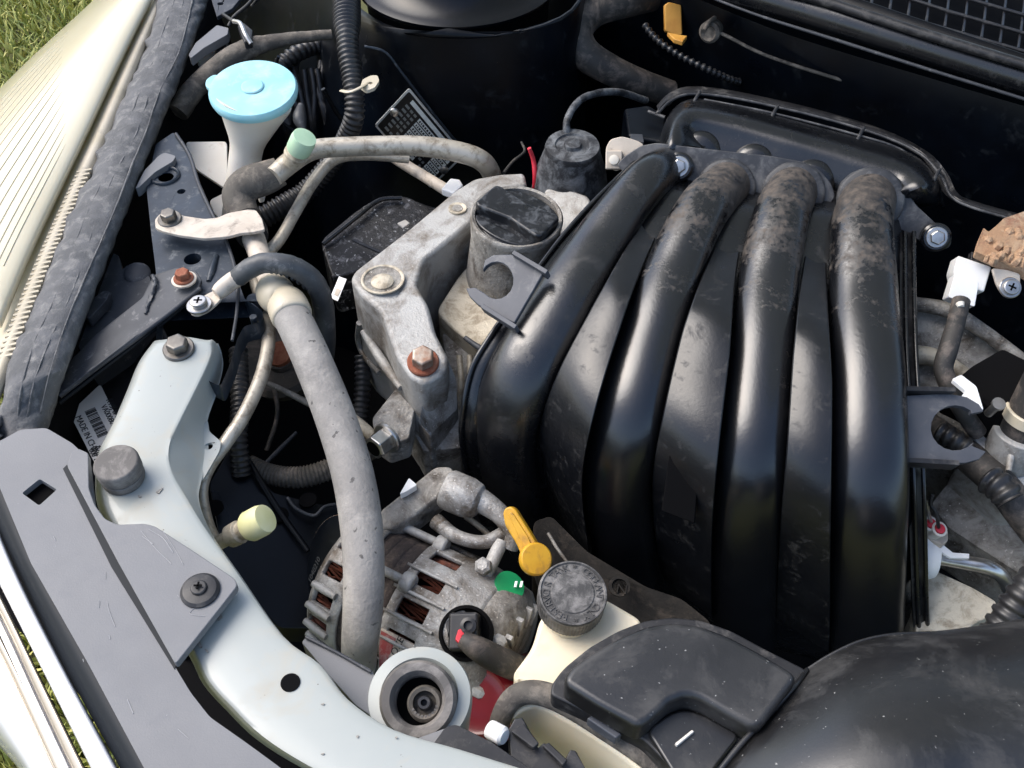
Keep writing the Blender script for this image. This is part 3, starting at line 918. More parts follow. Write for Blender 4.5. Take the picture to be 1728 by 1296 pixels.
# collar and hose
tube('crimp_collar', [(455, 486, -.012, 27), (462, 492, -.011, 32), (470, 502, -.010, 32), (477, 506, -.010, 29), (484, 514, -.010, 34), (492, 532, -.010, 35), (494, 537, -.010, 32)], MT['ivory'], ac, 28, n=3)
tube('hose', [(488, 526, -.010, 31), (508, 566, -.013, 32), (532, 620, -.020, 33), (566, 705, -.032, 34.5), (594, 795, -.042, 35.5), (609, 880, -.050, 36), (614, 960, -.058, 35), (612, 1030, -.072, 34), (607, 1085, -.095, 31), (606, 1120, -.14, 29), (606, 1140, -.2, 28)], MT['hose_grey'], ac, 28, n=8)
# thin line beside it
tl_ = thing('thin_pipe', 'thin curved metal pipe running down beside the pale panel', 'pipe', P(430, 600, -.05))
tube('pipe_run', [(690, 268, -.03, 8), (620, 262, -.02, 9), (566, 268, -.01, 10), (530, 305, -.02, 10), (500, 355, -.03, 10), (472, 404, -.04, 10), (440, 440, -.045, 11), (432, 475, -.04, 11), (448, 525, -.035, 11), (453, 575, -.035, 11.5), (441, 635, -.035, 12), (412, 700, -.035, 12), (380, 748, -.04, 12), (352, 790, -.05, 11), (341, 830, -.06, 10), (350, 880, -.08, 10), (366, 918, -.1, 10)], MT['alu_pipe'], tl_, 18)
t2 = thing('short_pipe', 'short pale pipe crossing below the data plate', 'pipe', P(720, 300, -.06))
tube('pipe_run', [(660, 262, -.07, 10), (690, 282, -.06, 9.5), (720, 300, -.05, 9.5), (752, 320, -.045, 10), (775, 334, -.06, 9)], MT['cream_dirty'], t2, 16)
plate('white_clip', [(744, 318), (760, 300), (776, 302), (782, 312), (766, 326)], -.03, .01, MT['white_plastic'], t2, bevel=.002)

# ---- earth cable with lug
ec = thing('earth_cable', 'taped black earth cable with a crimped lug screwed to the rail', 'cable', P(450, 460, -.02))
plate('lug', [(318, 518), (326, 506), (342, 500), (356, 492), (372, 486), (378, 498), (366, 512), (352, 524), (334, 532), (322, 530)], -.003, .003, MT['cream_dirty'], ec, fil=.004, bevel=.0008)
tube('crimp_barrel', [(364, 496, .002, 10), (372, 490, .003, 14), (392, 474, .006, 15), (408, 465, .008, 14.5)], MT['cream_dirty'], ec, 18, n=3)
bolt(P(337, 516, -.002), Z, .0085, MT['steel'], ec, cross=True, h=.5, fl=1.5)
tube('cable', [(402, 468, .008, 16), (420, 454, .020, 17), (445, 444, .026, 17.5), (480, 446, .024, 17.5), (510, 458, .014, 18), (534, 482, -.006, 18), (546, 520, -.04, 18), (548, 580, -.09, 18), (540, 640, -.15, 18)], MT['tape'], ec, 20, wob=.03)
for i in range(8):
    t = i / 7
    u, v, z = lerp(462, 535, t), lerp(444, 484, t * t * .8 + .2 * t), lerp(.0255, -.006, t)
    p = P(u, v, z)
    d = (P(u + 6, v + 2 + 5 * t, z - .002) - p).normalized()
    lathe('tape_turn', p - d * .0015, d, [(18.2 * mpp(p), 0), (18.7 * mpp(p), .0015), (18.2 * mpp(p), .003)], MT['tape'], ec, 20)

# ---- wiring looms
wl1 = thing('corrugated_loom', 'black corrugated wiring conduit dropping beside the washer filler', 'conduit', P(590, 120, -.02))
tube('conduit', [(583, -40, .09, 22), (585, 0, .085, 22), (585, 40, .075, 22), (586, 62, .07, 18), (588, 90, .06, 17), (594, 125, .045, 17), (598, 160, .03, 16), (598, 195, .01, 16), (588, 225, -.015, 16), (568, 262, -.05, 16), (520, 320, -.09, 17), (470, 352, -.10, 18), (430, 375, -.11, 18)], MT['corrugate'], wl1, 18, corr=(.0062, .09))
tie = tube('cable_tie', [(576, 153, .052, 4), (590, 155, .062, 5), (606, 149, .062, 5), (618, 141, .054, 5)], MT['ivory'], wl1, 10, flat=.45)
plate('tie_head', [(608, 146), (612, 134), (626, 127), (637, 127), (640, 136), (632, 148), (618, 153)], .056, .004, MT['ivory'], wl1, holes=[(625, 140, 4)], fil=.003, bevel=.0008)
wl2 = thing('taped_loom', 'dusty cloth-taped wiring loom behind the headlight', 'wiring', P(420, 90, -.02))
tube('loom', [(300, 190, -.05, 18), (330, 148, -.035, 18), (375, 108, -.02, 18), (420, 82, -.01, 17), (455, 72, -.005, 13), (500, 64, 0, 10), (560, 58, 0, 8)], MT['hose_dust'], wl2, 18, wob=.05)
tube('tie_loop', [(395, 36, .02, 4), (406, 40, .025, 4), (414, 58, .02, 4), (424, 74, .012, 4)], MT['steel'], wl2, 10)
plate('loom_clip', [(400, 42), (412, 38), (426, 50), (424, 68), (412, 70)], .008, .012, MT['black_plastic'], wl2, bevel=.002)
for a in ([(386, 44, .0, 3), (395, 28, .01, 3), (420, 6, .03, 3), (440, -20, .05, 3)], [(376, 24, .0, 3), (388, 32, .01, 3), (398, 38, .02, 3)], [(425, 10, .02, 2.5), (440, -8, .04, 2.5)]):
    tube('wire', a, MT['corrugate'], wl2, 8)
plate('clip_plate', [(357, 0), (382, -12), (420, -20), (392, 14), (366, 28)], .0, .006, MT['dark_steel'], wl2, bevel=.001, holes=[(372, 6, 5)])
wl3 = thing('ribbed_hose', 'dark ribbed hose curling behind the washer cap', 'hose', P(500, 100, -.03))
tube('hose', [(460, 128, -.06, 13), (480, 105, -.05, 13), (505, 88, -.045, 13), (540, 78, -.05, 12), (580, 85, -.06, 12)], MT['corrugate'], wl3, 14, corr=(.009, .12))
wl4 = thing('bundle_of_wires', 'bundle of black wires hanging right of the washer funnel', 'wiring', P(520, 180, -.08))
for i in range(9):
    u0 = 478 + i * 9 + random.uniform(-4, 4)
    tube('wire', [(u0, 110 + random.uniform(-8, 8), -.06, 5), (u0 + random.uniform(-8, 16), 160, -.09, 5), (u0 + random.uniform(0, 25), 215, -.13, 5), (u0 + random.uniform(5, 40), 265, -.2, 5)], MT['corrugate'], wl4, 8)
tube('loop', [(492, 176, -.07, 4), (478, 196, -.08, 11), (488, 212, -.09, 4)], MT['dark_steel'], wl4, 12)
tube('loop', [(508, 176, -.07, 5), (506, 200, -.08, 12), (514, 222, -.09, 4)], MT['tape'], wl4, 12)

# ---- data plate on the inner wing
dp = thing('data_plate', 'black metal data plate with a silver border tilted on the bay wall', 'data plate', wp(700, 220, .02))
def dpp(a, b, d=.0):
    """a along the long side, b down the short side."""
    A, B, C = wp(690, 149, .012 + d), wp(784, 262, .012 + d), wp(632, 212, .012 + d)
    return A + (B - A) * a + (C - A) * b
nrm_ = Vector((0, 1, 0))
def dquad(name, a0, a1, b0, b1, d, th, mat, fil=0):
    pts = [dpp(a0, b0, d), dpp(a1, b0, d), dpp(a1, b1, d), dpp(a0, b1, d)]
    return slab(name, fillet(pts, fil) if fil else pts, nrm_ * th, mat, dp, bevel=0)
dquad('border', 0, 1, 0, 1, 0, .002, MT['plate_silver'], .004)
dquad('plate_face', .025, .975, .04, .96, .0006, .001, MT['plate_black'], .003)
dquad('print_cell', .12, .93, .09, .17, .0012, .0006, MT['plate_cell'])
for r in range(7):
    b0 = .22 + r * .10
    for cidx, (a0, a1) in enumerate(((.10, .16), (.18, .22), (.24, .28), (.32, .60), (.63, .67), (.69, .72), (.75, .93))):
        if cidx in (3, 6):
            dquad('print_cell', a0, a1 - (.1 if r == 4 and cidx == 3 else 0), b0, b0 + .075, .0012, .0006, MT['plate_cell'])
            x = a0 + .02
            while x < a1 - .04:
                wdt = random.choice((.012, .018, .022))
                dquad('print_mark', x, x + wdt, b0 + .02, b0 + .06, .0016, .0004, MT['ink'])
                x += wdt + .014
        elif random.random() < .85:
            dquad('print_mark', a0, a1, b0 + .012, b0 + .06, .0012, .0004, MT['plate_grey'])
for a, b in ((.10, .62), (.93, .34)):
    lathe('rivet', dpp(.06 if a < .5 else .95, .52, .001), -nrm_, [(.006, 0), (.0055, .0022), (.003, .0034)], MT['bright_steel'], dp, 20)

# ---- things deep between the panel and the engine
dk = thing('ribbed_drain_hose', 'ribbed dark hose behind the thin pipe left of the big hose', 'hose', P(405, 680, -.12))
tube('hose', [(402, 590, -.07, 15), (404, 640, -.08, 15), (405, 690, -.09, 15), (402, 740, -.10, 15), (408, 800, -.13, 15)], MT['corrugate'], dk, 16, corr=(.006, .09))
dk2 = thing('dusty_ribbed_hose', 'dusty ribbed hose lying across behind the big grey hose', 'hose', P(500, 800, -.18))
tube('hose', [(420, 785, -.15, 17), (455, 800, -.15, 17), (500, 806, -.15, 18), (545, 796, -.15, 18), (590, 775, -.15, 18), (660, 740, -.17, 18)], MT['corrugate_dust'], dk2, 16, corr=(.004, .06))
dk3 = thing('upright_conduit', 'black corrugated conduit upright behind the engine mount', 'conduit', P(610, 650, -.15))
tube('conduit', [(612, 600, -.11, 13), (612, 650, -.13, 13), (608, 700, -.15, 13), (600, 760, -.17, 13)], MT['corrugate'], dk3, 14, corr=(.006, .1))
fs_ = thing('fan_shroud', 'black radiator fan shroud deep behind the pale panel', 'shroud', P(430, 820, -.25))
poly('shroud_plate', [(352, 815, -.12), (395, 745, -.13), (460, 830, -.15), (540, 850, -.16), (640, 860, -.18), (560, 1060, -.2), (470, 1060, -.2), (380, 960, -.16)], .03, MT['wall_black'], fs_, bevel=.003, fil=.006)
tube('shroud_rib', [(398, 742, -.125, 5), (430, 795, -.13, 5), (470, 860, -.145, 5), (520, 930, -.16, 5)], MT['wall_black'], fs_, 10)
tube('shroud_rib', [(485, 840, -.145, 3), (500, 858, -.145, 3), (530, 870, -.15, 3), (548, 855, -.15, 3), (575, 850, -.155, 3)], MT['dark_steel'], fs_, 8)
for u, v in ((362, 858), (472, 870), (520, 845)):
    cc = P(u, v, -.118 if u < 400 else -.15)
    lathe('hole_rim', cc, Z, [(.009, 0), (.009, .002), (.007, .002)], MT['black_matte'], fs_, 20)
cp_ = thing('belt_tensioner', 'dark dusty round pulley housing behind the big grey hose', 'pulley', P(480, 610, -.2))
cc = P(478, 605, -.17)
lathe('rim', cc, Vector((-.2, -.4, 1)), [(.05, -.01), (.052, .006), (.045, .010), (.036, .004), (.02, .004), (.018, .012), (.008, .013)], MT['hose_black'], cp_, 36)
lathe('hub', cc + Vector((-.0, -.004, .01)), Vector((-.2, -.4, 1)), [(.016, 0), (.015, .007), (.007, .009)], MT['rust_bolt'], cp_, 20)
tube('bracket_bar', [(430, 640, -.14, 5), (470, 655, -.14, 5), (540, 690, -.15, 6), (600, 715, -.16, 6)], MT['cast_dirty'], cp_, 10)
tube('strut', [(440, 790, -.17, 3), (470, 760, -.17, 4), (500, 730, -.17, 3)], MT['dark_steel'], cp_, 8)
tube('strut', [(462, 650, -.16, 4), (468, 700, -.18, 4), (450, 760, -.2, 4)], MT['hose_black'], cp_, 8)

# yellow-capped service port
yp = thing('service_port', 'brass service port with a pale yellow cap beside the pale panel', 'valve', P(400, 900, -.1))
a_, b_ = P(352, 925, -.075), P(438, 880, -.038)
d_ = b_ - a_
L_ = d_.length
kq = mpp(b_)
lathe('stem', a_, d_, [(13 * kq, 0), (13 * kq, L_ * .42), (20 * kq, L_ * .44), (21 * kq, L_ * .62), (16 * kq, L_ * .64), (16 * kq, L_ * .70), (20 * kq, L_ * .72), (20 * kq, L_ * .80)], MT['cast_pale'], yp, 28, bevel=.0006)
lathe('cap', a_ + d_ * .78, d_, [(24 * kq, 0), (27 * kq, .003), (27 * kq, .016), (24.5 * kq, .0215), (12 * kq, .0225)], MT['yellow_cap'], yp, 32, ang=50)

# crank pulley behind
pu = thing('crank_pulley', 'black pulley disc with faint printed figures behind the big hose', 'pulley', P(560, 960, -.2))
pc = P(572, 968, -.14)
pa = Vector((-.70, -.42, .55)).normalized()
kq = mpp(pc)
lathe('disc', pc, pa, [(96 * kq, -.015), (98 * kq, -.001), (92 * kq, 0), (60 * kq, .001)], MT['wall_black'], pu, 56)
lathe('rust_rim', pc - pa * .003, pa, [(98.5 * kq, -.004), (99.5 * kq, -.001), (98.5 * kq, .0018)], MT['rusty_steel'], pu, 56)
px_ = (P(600, 900, -.14) - P(530, 940, -.14)).normalized()
px_ = (px_ - pa * px_.dot(pa)).normalized()
py_ = pa.cross(px_)
for i, s in enumerate(('1040210', '4D 15 05', 'M1 20 11')):
    textobj('print', s, pc + pa * .002 - px_ * .036 + py_ * (.030 - .012 * i), px_, py_, .0085, MT['print_dim'], pu)

# black speckled relay box
bx = thing('speckled_box', 'black box with white speckles behind the engine mount', 'box', P(620, 400, -.15))
poly('lid', [(540, 405, -.10), (600, 355, -.09), (640, 330, -.085), (680, 328, -.085), (720, 345, -.09), (780, 360, -.09), (700, 432, -.10), (640, 445, -.105), (560, 470, -.11)], .06, MT['speckled'], bx, bevel=.005, fil=.01, seg=3)
tube('lid_edge', [(545, 412, -.097, 4), (600, 368, -.087, 4), (640, 338, -.082, 4), (678, 334, -.082, 4)], MT['black_gloss'], bx, 10)
tube('lid_edge', [(596, 405, -.088, 3), (640, 425, -.093, 3), (690, 445, -.1, 3)], MT['dark_steel'], bx, 8)
plate('blue_tag', [(670, 376), (684, 370), (692, 376), (680, 384)], -.080, .003, MT['paper'], bx)
sp = thing('paper_tag', 'small white paper tag left of the engine mount', 'tag', P(571, 486, -.05))
plate('paper', [(572, 466), (585, 471), (570, 508), (557, 502)], -.05, .0008, MT['white_plastic'], sp, bevel=.0002)
plate('print', [(568, 486), (575, 489), (570, 500), (564, 497)], -.0494, .0003, MT['cream_dirty'], sp, bevel=0)

# ================================================================== engine mount and oil filler
em = thing('engine_mount', 'cast aluminium engine mount arm with a rusty bolt and a round recess', 'engine mount', P(690, 560, -.15))
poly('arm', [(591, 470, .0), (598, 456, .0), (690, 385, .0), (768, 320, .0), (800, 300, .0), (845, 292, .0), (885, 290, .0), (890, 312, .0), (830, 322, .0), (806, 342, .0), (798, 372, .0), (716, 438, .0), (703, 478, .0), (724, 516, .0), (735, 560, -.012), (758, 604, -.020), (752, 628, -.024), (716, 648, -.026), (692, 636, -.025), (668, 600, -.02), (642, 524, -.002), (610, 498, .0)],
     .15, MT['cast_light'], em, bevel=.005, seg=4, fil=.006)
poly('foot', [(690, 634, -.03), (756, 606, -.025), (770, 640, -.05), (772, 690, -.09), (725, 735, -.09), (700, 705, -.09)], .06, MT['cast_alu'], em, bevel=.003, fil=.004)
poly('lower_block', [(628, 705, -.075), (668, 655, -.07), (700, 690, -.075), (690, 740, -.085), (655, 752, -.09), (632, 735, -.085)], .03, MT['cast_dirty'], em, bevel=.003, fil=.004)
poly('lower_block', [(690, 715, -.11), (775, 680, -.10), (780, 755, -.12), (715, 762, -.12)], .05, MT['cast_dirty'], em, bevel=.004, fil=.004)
wA, wB = P(610, 498, 0), P(668, 600, -.02)
wn_ = (wB - wA).cross(Z).normalized()
if wn_.dot(CAM - wA) < 0:
    wn_ = -wn_
q_ = [PP(u, v, wA + wn_ * .001, wn_) for u, v in ((612, 560), (632, 590), (655, 625), (676, 655))]
sweep('side_rib', crv([(p.x, p.y, p.z, r) for p, r in zip(q_, (.003, .005, .005, .003))], 5), MT['cast_light'], em, 12)
q_ = [PP(u, v, wA + wn_ * .001, wn_) for u, v in ((606, 545), (604, 575), (614, 600), (640, 630))]
sweep('side_rib', crv([(p.x, p.y, p.z, .003) for p in q_], 5), MT['cast_alu'], em, 12)
rc = P(646, 472, .0015)
kq = mpp(rc)
lathe('recess_wall', rc, Z, [(37 * kq, 0), (36.5 * kq, .0012), (33 * kq, .0016), (31.5 * kq, .0008), (31.5 * kq, -.0015)], MT['cast_pale'], em, 40, ang=60)
lathe('recess_floor', rc, Z, [(31.8 * kq, -.002), (31.5 * kq, .0003)], MT['cast_dirty'], em, 40)
lathe('recessed_bolt', rc + Vector((.0, -.004, 0)), Z, [(19 * kq, 0), (19 * kq, .0016), (14 * kq, .0036), (7 * kq, .004)], MT['cast_pale'], em, 28)
hc = P(772, 352, .0012)
lathe('dowel_hole', hc, Z, [(.010, -.001), (.010, .001), (.0065, .0008), (.0055, -.0005)], MT['cast_pale'], em, 24, ang=60)
lathe('dowel_core', hc, Z, [(.006, -.001), (.0058, .0009)], MT['cast_dirty'], em, 20)
bolt(P(714, 612, -.021), Vector((.05, -.25, 1)), .0115, MT['rusty_steel'], em, washer=MT['rust_bolt'], h=1.0, fl=1.35)
sb = P(655, 738, -.075)
bolt(sb, Vector((-.55, -.75, .15)), .0125, MT['steel'], em, h=1.3, fl=1.3, name='hex_socket')
sa = Vector((-.55, -.75, .15)).normalized()
lathe('socket_bore', sb + sa * .0205, sa, [(.0085, 0), (.0083, .0012)], MT['black_matte'], em, 20)
tube('side_stud', [(592, 705, -.09, 10), (612, 722, -.085, 11), (632, 738, -.08, 9)], MT['cast_pale'], em, 12, n=3)

tc = thing('timing_cover', 'dirty cast aluminium engine cover below the oil filler', 'engine cover', P(800, 560, -.15))
nt_ = P(872, 366, .035)
na = Vector((.06, -.06, 1)).normalized()
kq = mpp(nt_)
lathe('filler_neck', nt_, na, [(104 * kq, -.15), (84 * kq, -.10), (76 * kq, -.03), (78 * kq, -.006), (79 * kq, 0), (76 * kq, .002), (71 * kq, .001), (70 * kq, -.012)], MT['cast_dirty'], tc, 56, ang=50)
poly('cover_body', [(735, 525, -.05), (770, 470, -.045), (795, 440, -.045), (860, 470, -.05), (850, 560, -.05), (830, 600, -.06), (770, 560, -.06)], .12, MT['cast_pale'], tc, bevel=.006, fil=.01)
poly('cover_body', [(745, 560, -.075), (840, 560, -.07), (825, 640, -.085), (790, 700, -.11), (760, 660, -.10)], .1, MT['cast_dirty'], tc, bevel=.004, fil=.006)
poly('cover_wing', [(918, 318, .0), (945, 312, .005), (995, 330, .005), (1000, 350, 0), (950, 400, -.01), (920, 380, -.01)], .05, MT['cast_light'], tc, bevel=.004, fil=.006)
tube('gasket_edge', [(785, 570, -.052, 4), (808, 586, -.05, 5), (828, 592, -.052, 4)], MT['dark_steel'], tc, 10)
for z_ in (0, 1):
    tube('rib', [(775 + 18 * z_, 600, -.07, 5), (778 + 14 * z_, 650, -.085, 5), (772 + 8 * z_, 700, -.11, 5)], MT['cast_pale'], tc, 10)
oc = thing('oil_filler_cap', 'glossy black oil filler cap with a raised grip bar', 'cap', nt_)
nt_ = nt_ - na * .009
lathe('cap_disc', nt_, na, [(68 * kq, -.006), (71 * kq, -.002), (70 * kq, .004), (64 * kq, .007), (30 * kq, .008)], MT['oil_cap'], oc, 56, ang=30)
gx = (P(945, 378, .04) - P(806, 318, .04))
gx.normalize()
gy = na.cross(gx).normalized()
gx = gy.cross(na).normalized()
gq = nt_ + na * .012
rows_ = []
outl = []
for i in range(17):
    t = -1 + 2 * i / 16
    wv = .021 - .006 * (1 - abs(t)) - (.004 if abs(t) > .9 else 0)
    outl.append((t, wv))
pts = [gq + gx * (t * 67 * kq) + gy * wv for t, wv in outl] + [gq + gx * (t * 67 * kq) - gy * wv for t, wv in reversed(outl)]
slab('grip_bar', [p + na * .007 for p in pts], na * -.014, MT['oil_cap'], oc, bevel=.004, seg=4)
for s in (-1, 1):
    q = [nt_ + na * .009 + gx * (math.cos(a) * 58 * kq) + gy * (s * (.022 + math.sin(a) * 26 * kq)) for a in [math.pi * i / 14 for i in range(15)]]
    slab('cap_shoulder', q, na * -.006, MT['oil_cap'], oc, bevel=.002, seg=3)

# hydraulic mount dome, tab, thin wires
dm = thing('mount_dome', 'dusty black rubber dome of the rear engine mount', 'engine mount', P(965, 300, -.08))
dc = P(966, 250, .035)
kq = mpp(dc)
lathe('dome', dc, Vector((.0, -.05, 1)), [(50 * kq, -.11), (66 * kq, -.085), (68 * kq, -.06), (60 * kq, -.03), (48 * kq, -.006), (46 * kq, -.002)], MT['dome_rubber'], dm, 40, ang=60)
lathe('lid', dc, Vector((.0, -.05, 1)), [(46 * kq, -.004), (47 * kq, 0), (45 * kq, .004), (30 * kq, .005), (28 * kq, .003), (16 * kq, .003), (14 * kq, .007), (6 * kq, .008)], MT['dome_rubber'], dm, 40, ang=30)
lathe('plug', P(937, 300, -.015), Vector((-.3, -.9, .3)), [(.007, 0), (.007, .004), (.004, .005)], MT['dome_rubber'], dm, 20)
tube('vent_hose', [(957, 232, .035, 6), (958, 200, .05, 6), (985, 165, .05, 6), (1040, 155, .03, 6), (1090, 170, .0, 6)], MT['dome_rubber'], dm, 12, wob=.1)
mt = thing('cream_tab', 'cream metal tab with a small bolt left of the manifold flange', 'bracket', P(1048, 262, .03))
tn = Vector((-.1, -.75, .65)).normalized()
plate('tab_plate', [(1022, 250), (1030, 235), (1050, 230), (1072, 236), (1088, 244), (1072, 262), (1055, 280), (1040, 290), (1024, 278)], .05, .004, MT['cream_dirty'], mt, nrm=tn, fil=.004, bevel=.001)
tq = PP(1036, 271, P(1022, 250, .05), tn)
boxo('nut', tq + tn * .004, Vector((.009, 0, 0)), tn.cross(Vector((1, 0, 0))) * .010, tn * .004, MT['cream_dirty'], mt, bevel=.0015)
lathe('bolt_tip', tq + tn * .007, tn, [(.0055, 0), (.0052, .003), (.003, .0036)], MT['cream'], mt, 20)
plate('grey_block', [(1064, 225), (1085, 226), (1087, 240), (1064, 236)], .045, .01, MT['dark_steel'], mt, bevel=.001)
rw = thing('red_wire', 'thin red wire standing up behind the oil filler cap', 'wire', P(897, 300, -.02))
tube('wire', [(902, 322, -.02, 4.5), (903, 296, .0, 4.5), (900, 270, .015, 4), (893, 250, .03, 3.5)], MT['red_wire'], rw, 10)
bw = thing('black_wire', 'thin dark wire rising behind the engine mount arm', 'wire', P(850, 290, -.02))
tube('wire', [(850, 292, -.02, 3), (866, 272, -.02, 2.5), (885, 256, -.02, 2.5), (880, 240, -.02, 2)], MT['hose_black'], bw, 8)

# thick hose, clips and cables on the firewall
th = thing('heater_hose', 'thick dusty black hose looping in front of the firewall', 'hose', P(980, 70, .0))
tube('hose', [(1110, -6, .05, 22), (1060, 4, .06, 24), (1005, 18, .06, 26), (975, 50, .05, 27), (985, 88, .03, 27), (1030, 118, .01, 25), (1080, 140, -.01, 23), (1130, 158, -.03, 22)], MT['hose_black'], th, 24)
ocp = thing('orange_clip', 'orange plastic clip hanging on the dark firewall', 'clip', P(1138, 40, .06))
plate('clip_body', [(1121, 8), (1129, 3), (1150, 8), (1152, 58), (1144, 62), (1122, 52)], .06, .010, MT['orange_clip'], ocp, nrm=(0, -.8, .6), bevel=.002, fil=.002)
plate('clip_foot', [(1126, 54), (1146, 58), (1160, 60), (1152, 70), (1138, 66)], .045, .006, MT['orange_clip'], ocp, bevel=.001)
gcl = thing('grommet', 'small grey rubber cable grommet on the firewall', 'grommet', P(1196, 50, .06))
ga = Vector((-.5, -.8, .1))
gcn = P(1200, 52, .06)
lathe('ring', gcn, ga, [(.011, -.012), (.013, -.006), (.0135, .006), (.010, .009), (.007, .006)], MT['hose_dust'], gcl, 28)
tube('strap', [(1206, 30, .075, 4), (1196, 38, .075, 4), (1188, 52, .07, 4)], MT['hose_dust'], gcl, 10)
cab = thing('bonnet_cable', 'thin dark cable running from the grommet along the firewall', 'cable', P(1400, 130, .02))
tube('cable', [(1206, 54, .06, 3), (1225, 60, .06, 3), (1280, 88, .05, 3), (1340, 110, .045, 3), (1420, 135, .04, 3), (1500, 160, .03, 2.5), (1580, 185, .02, 2.5), (1650, 196, .01, 2)], MT['hose_dust'], cab, 8)
spc = thing('spring_cable', 'small ribbed black cable below the orange clip', 'cable', P(1180, 110, .0))
tube('cable', [(1088, 42, .05, 5), (1100, 58, .045, 5), (1120, 76, .04, 5), (1150, 95, .03, 5), (1190, 115, .02, 5), (1230, 133, .0, 5), (1262, 142, -.02, 5)], MT['corrugate'], spc, 10, corr=(.008, .3))

# ================================================================== intake manifold
im = thing('intake_manifold', 'black plastic intake manifold with four curved runners on the engine', 'manifold', P(1180, 620, -.1))
ZS = [.050, .062, .048, .028, -.010, -.080, -.19, -.31]
RUN = [
    [(1122, 285), (1085, 312), (1018, 398), (945, 515), (878, 635), (850, 735), (872, 845), (905, 925)],
    [(1225, 315), (1185, 355), (1140, 445), (1100, 555), (1060, 705), (1042, 815), (1052, 930), (1065, 1010)],
    [(1338, 320), (1318, 365), (1298, 465), (1285, 600), (1270, 765), (1260, 885), (1256, 1000), (1256, 1080)],
    [(1468, 330), (1455, 378), (1457, 485), (1466, 640), (1468, 800), (1465, 930), (1462, 1060), (1456, 1135)]]
RAD = [
    [36, 40, 46, 55, 60, 60, 58, 56],
    [40, 45, 48, 52, 57, 58, 56, 54],
    [42, 47, 50, 52, 56, 56, 54, 52],
    [44, 50, 56, 60, 63, 62, 60, 58]]
NS = 8
RS = [crv([(p[0], p[1], z, r) for p, z, r in zip(RUN[i], ZS, RAD[i])], NS) for i in range(4)]
for i in range(4):
    path = []
    for u, v, z, r in RS[i]:
        p = P(u, v, z)
        path.append((p.x, p.y, p.z, r * mpp(p), lerp(1.0, .60, min(1, max(0, (len(path) - 5) / 12)) * .8)))
    if i:                                      # stub that turns into the flange
        a = Vector(path[0][:3])
        b = Vector(path[1][:3])
        e = a + (a - b).normalized() * .012 + Vector((0, .012, -.008))
        path.insert(0, (e.x, e.y, e.z, path[0][3] * .98, 1.0))
    rn = sweep('runner', path, MT['runner_clean'] if i == 0 else MT['runner'], im, 36)

# shell below the runners
rows = []
m_ = len(RS[0])
for j in range(0, m_, 2):
    r = []
    for i in range(4):
        u, v, z, rr = RS[i][j]
        if i == 0:
            r.append((u - rr - 14, v + 6, z - .035))
        r.append((u, v, z - .012))
        if i < 3:
            u2, v2, z2, r2 = RS[i + 1][j]
            r.append(((u + u2) / 2, (v + v2) / 2, (z + z2) / 2 - .006))
        else:
            r.append((u + rr + 12, v - 4, z - .020))
            r.append((u + rr + 26, v, z - .06))
    rows.append(r)
loft('shell', rows, MT['black_gloss'], im, .004, nu=2, nv=2)
# flat panels between the runners
for i in range(3):
    rows = []
    for j in range(int(NS * 1.3), m_ - 4):
        uA, vA, zA, rA = RS[i][j]
        uB, vB, zB, rB = RS[i + 1][j]
        f = min(1, max(0, (j - int(NS * 1.3)) / 14))
        a = (uA + rA * 1.0, vA, zA)
        b = (uB - rB * 1.02, vB, zB)
        mid = [(lerp(a[k2], b[k2], .5)) for k2 in range(3)]
        # narrow at the top
        a = tuple(lerp(mid[k2], a[k2], .75 + .25 * f) for k2 in range(3))
        b = tuple(lerp(mid[k2], b[k2], .75 + .25 * f) for k2 in range(3))
        lift = -.030 + .051 * min(1, f * 1.25) ** .7
        rows.append([(a[0], a[1], a[2] - .012), (a[0] + 1, a[1], a[2] + lift * .95), (lerp(a[0], b[0], .3), lerp(a[1], b[1], .3), lerp(a[2], b[2], .3) + lift * 1.05),
                     (lerp(a[0], b[0], .7), lerp(a[1], b[1], .7), lerp(a[2], b[2], .7) + lift * 1.05), (b[0] - 1, b[1], b[2] + lift * .95), (b[0], b[1], b[2] - .012)])
    pts_rows = [[P(*q) for q in r] for r in rows]
    vs_ = [q for r in pts_rows for q in r]
    fs2 = [(a * 6 + k2, a * 6 + k2 + 1, (a + 1) * 6 + k2 + 1, (a + 1) * 6 + k2) for a in range(len(rows) - 1) for k2 in range(5)]
    pn = mk('panel', vs_, fs2, MT['web'], im, ang=40, fix=True)
    md = pn.modifiers.new('bevel', 'BEVEL')
    md.width = .0012
    md.segments = 2
    md.limit_method = 'ANGLE'
    md.angle_limit = math.radians(40)
plate('black_patch', [(1130, 762), (1180, 779), (1172, 884), (1116, 862)], 0, .006, MT['black_matte'], im, org=P(1150, 800, -.024), nrm=(-.25, -.72, .62), bevel=.001)  # black plate lying slightly proud of the panel
# right flange
fl_ = [(1516, 392, 1540, 392, .040), (1517, 500, 1541, 500, .030), (1519, 600, 1544, 600, .015), (1524, 700, 1550, 700, -.005), (1529, 800, 1556, 800, -.03), (1533, 900, 1559, 900, -.08), (1537, 1000, 1561, 1000, -.14), (1541, 1075, 1564, 1075, -.20)]
loft('side_flange', [[(a, b, z - .012), (a + 2, b, z), (c_, d, z)] for a, b, c_, d, z in fl_], MT['black_plastic'], im, .008, lin=True)
tube('flange_lip', [(c_ + 2, d, z + .002, 4) for a, b, c_, d, z in fl_], MT['black_gloss'], im, 10)
tube('flange_lip', [((a + c_) / 2 - 1, d, z + .001, 4) for a, b, c_, d, z in fl_], MT['black_gloss'], im, 10)
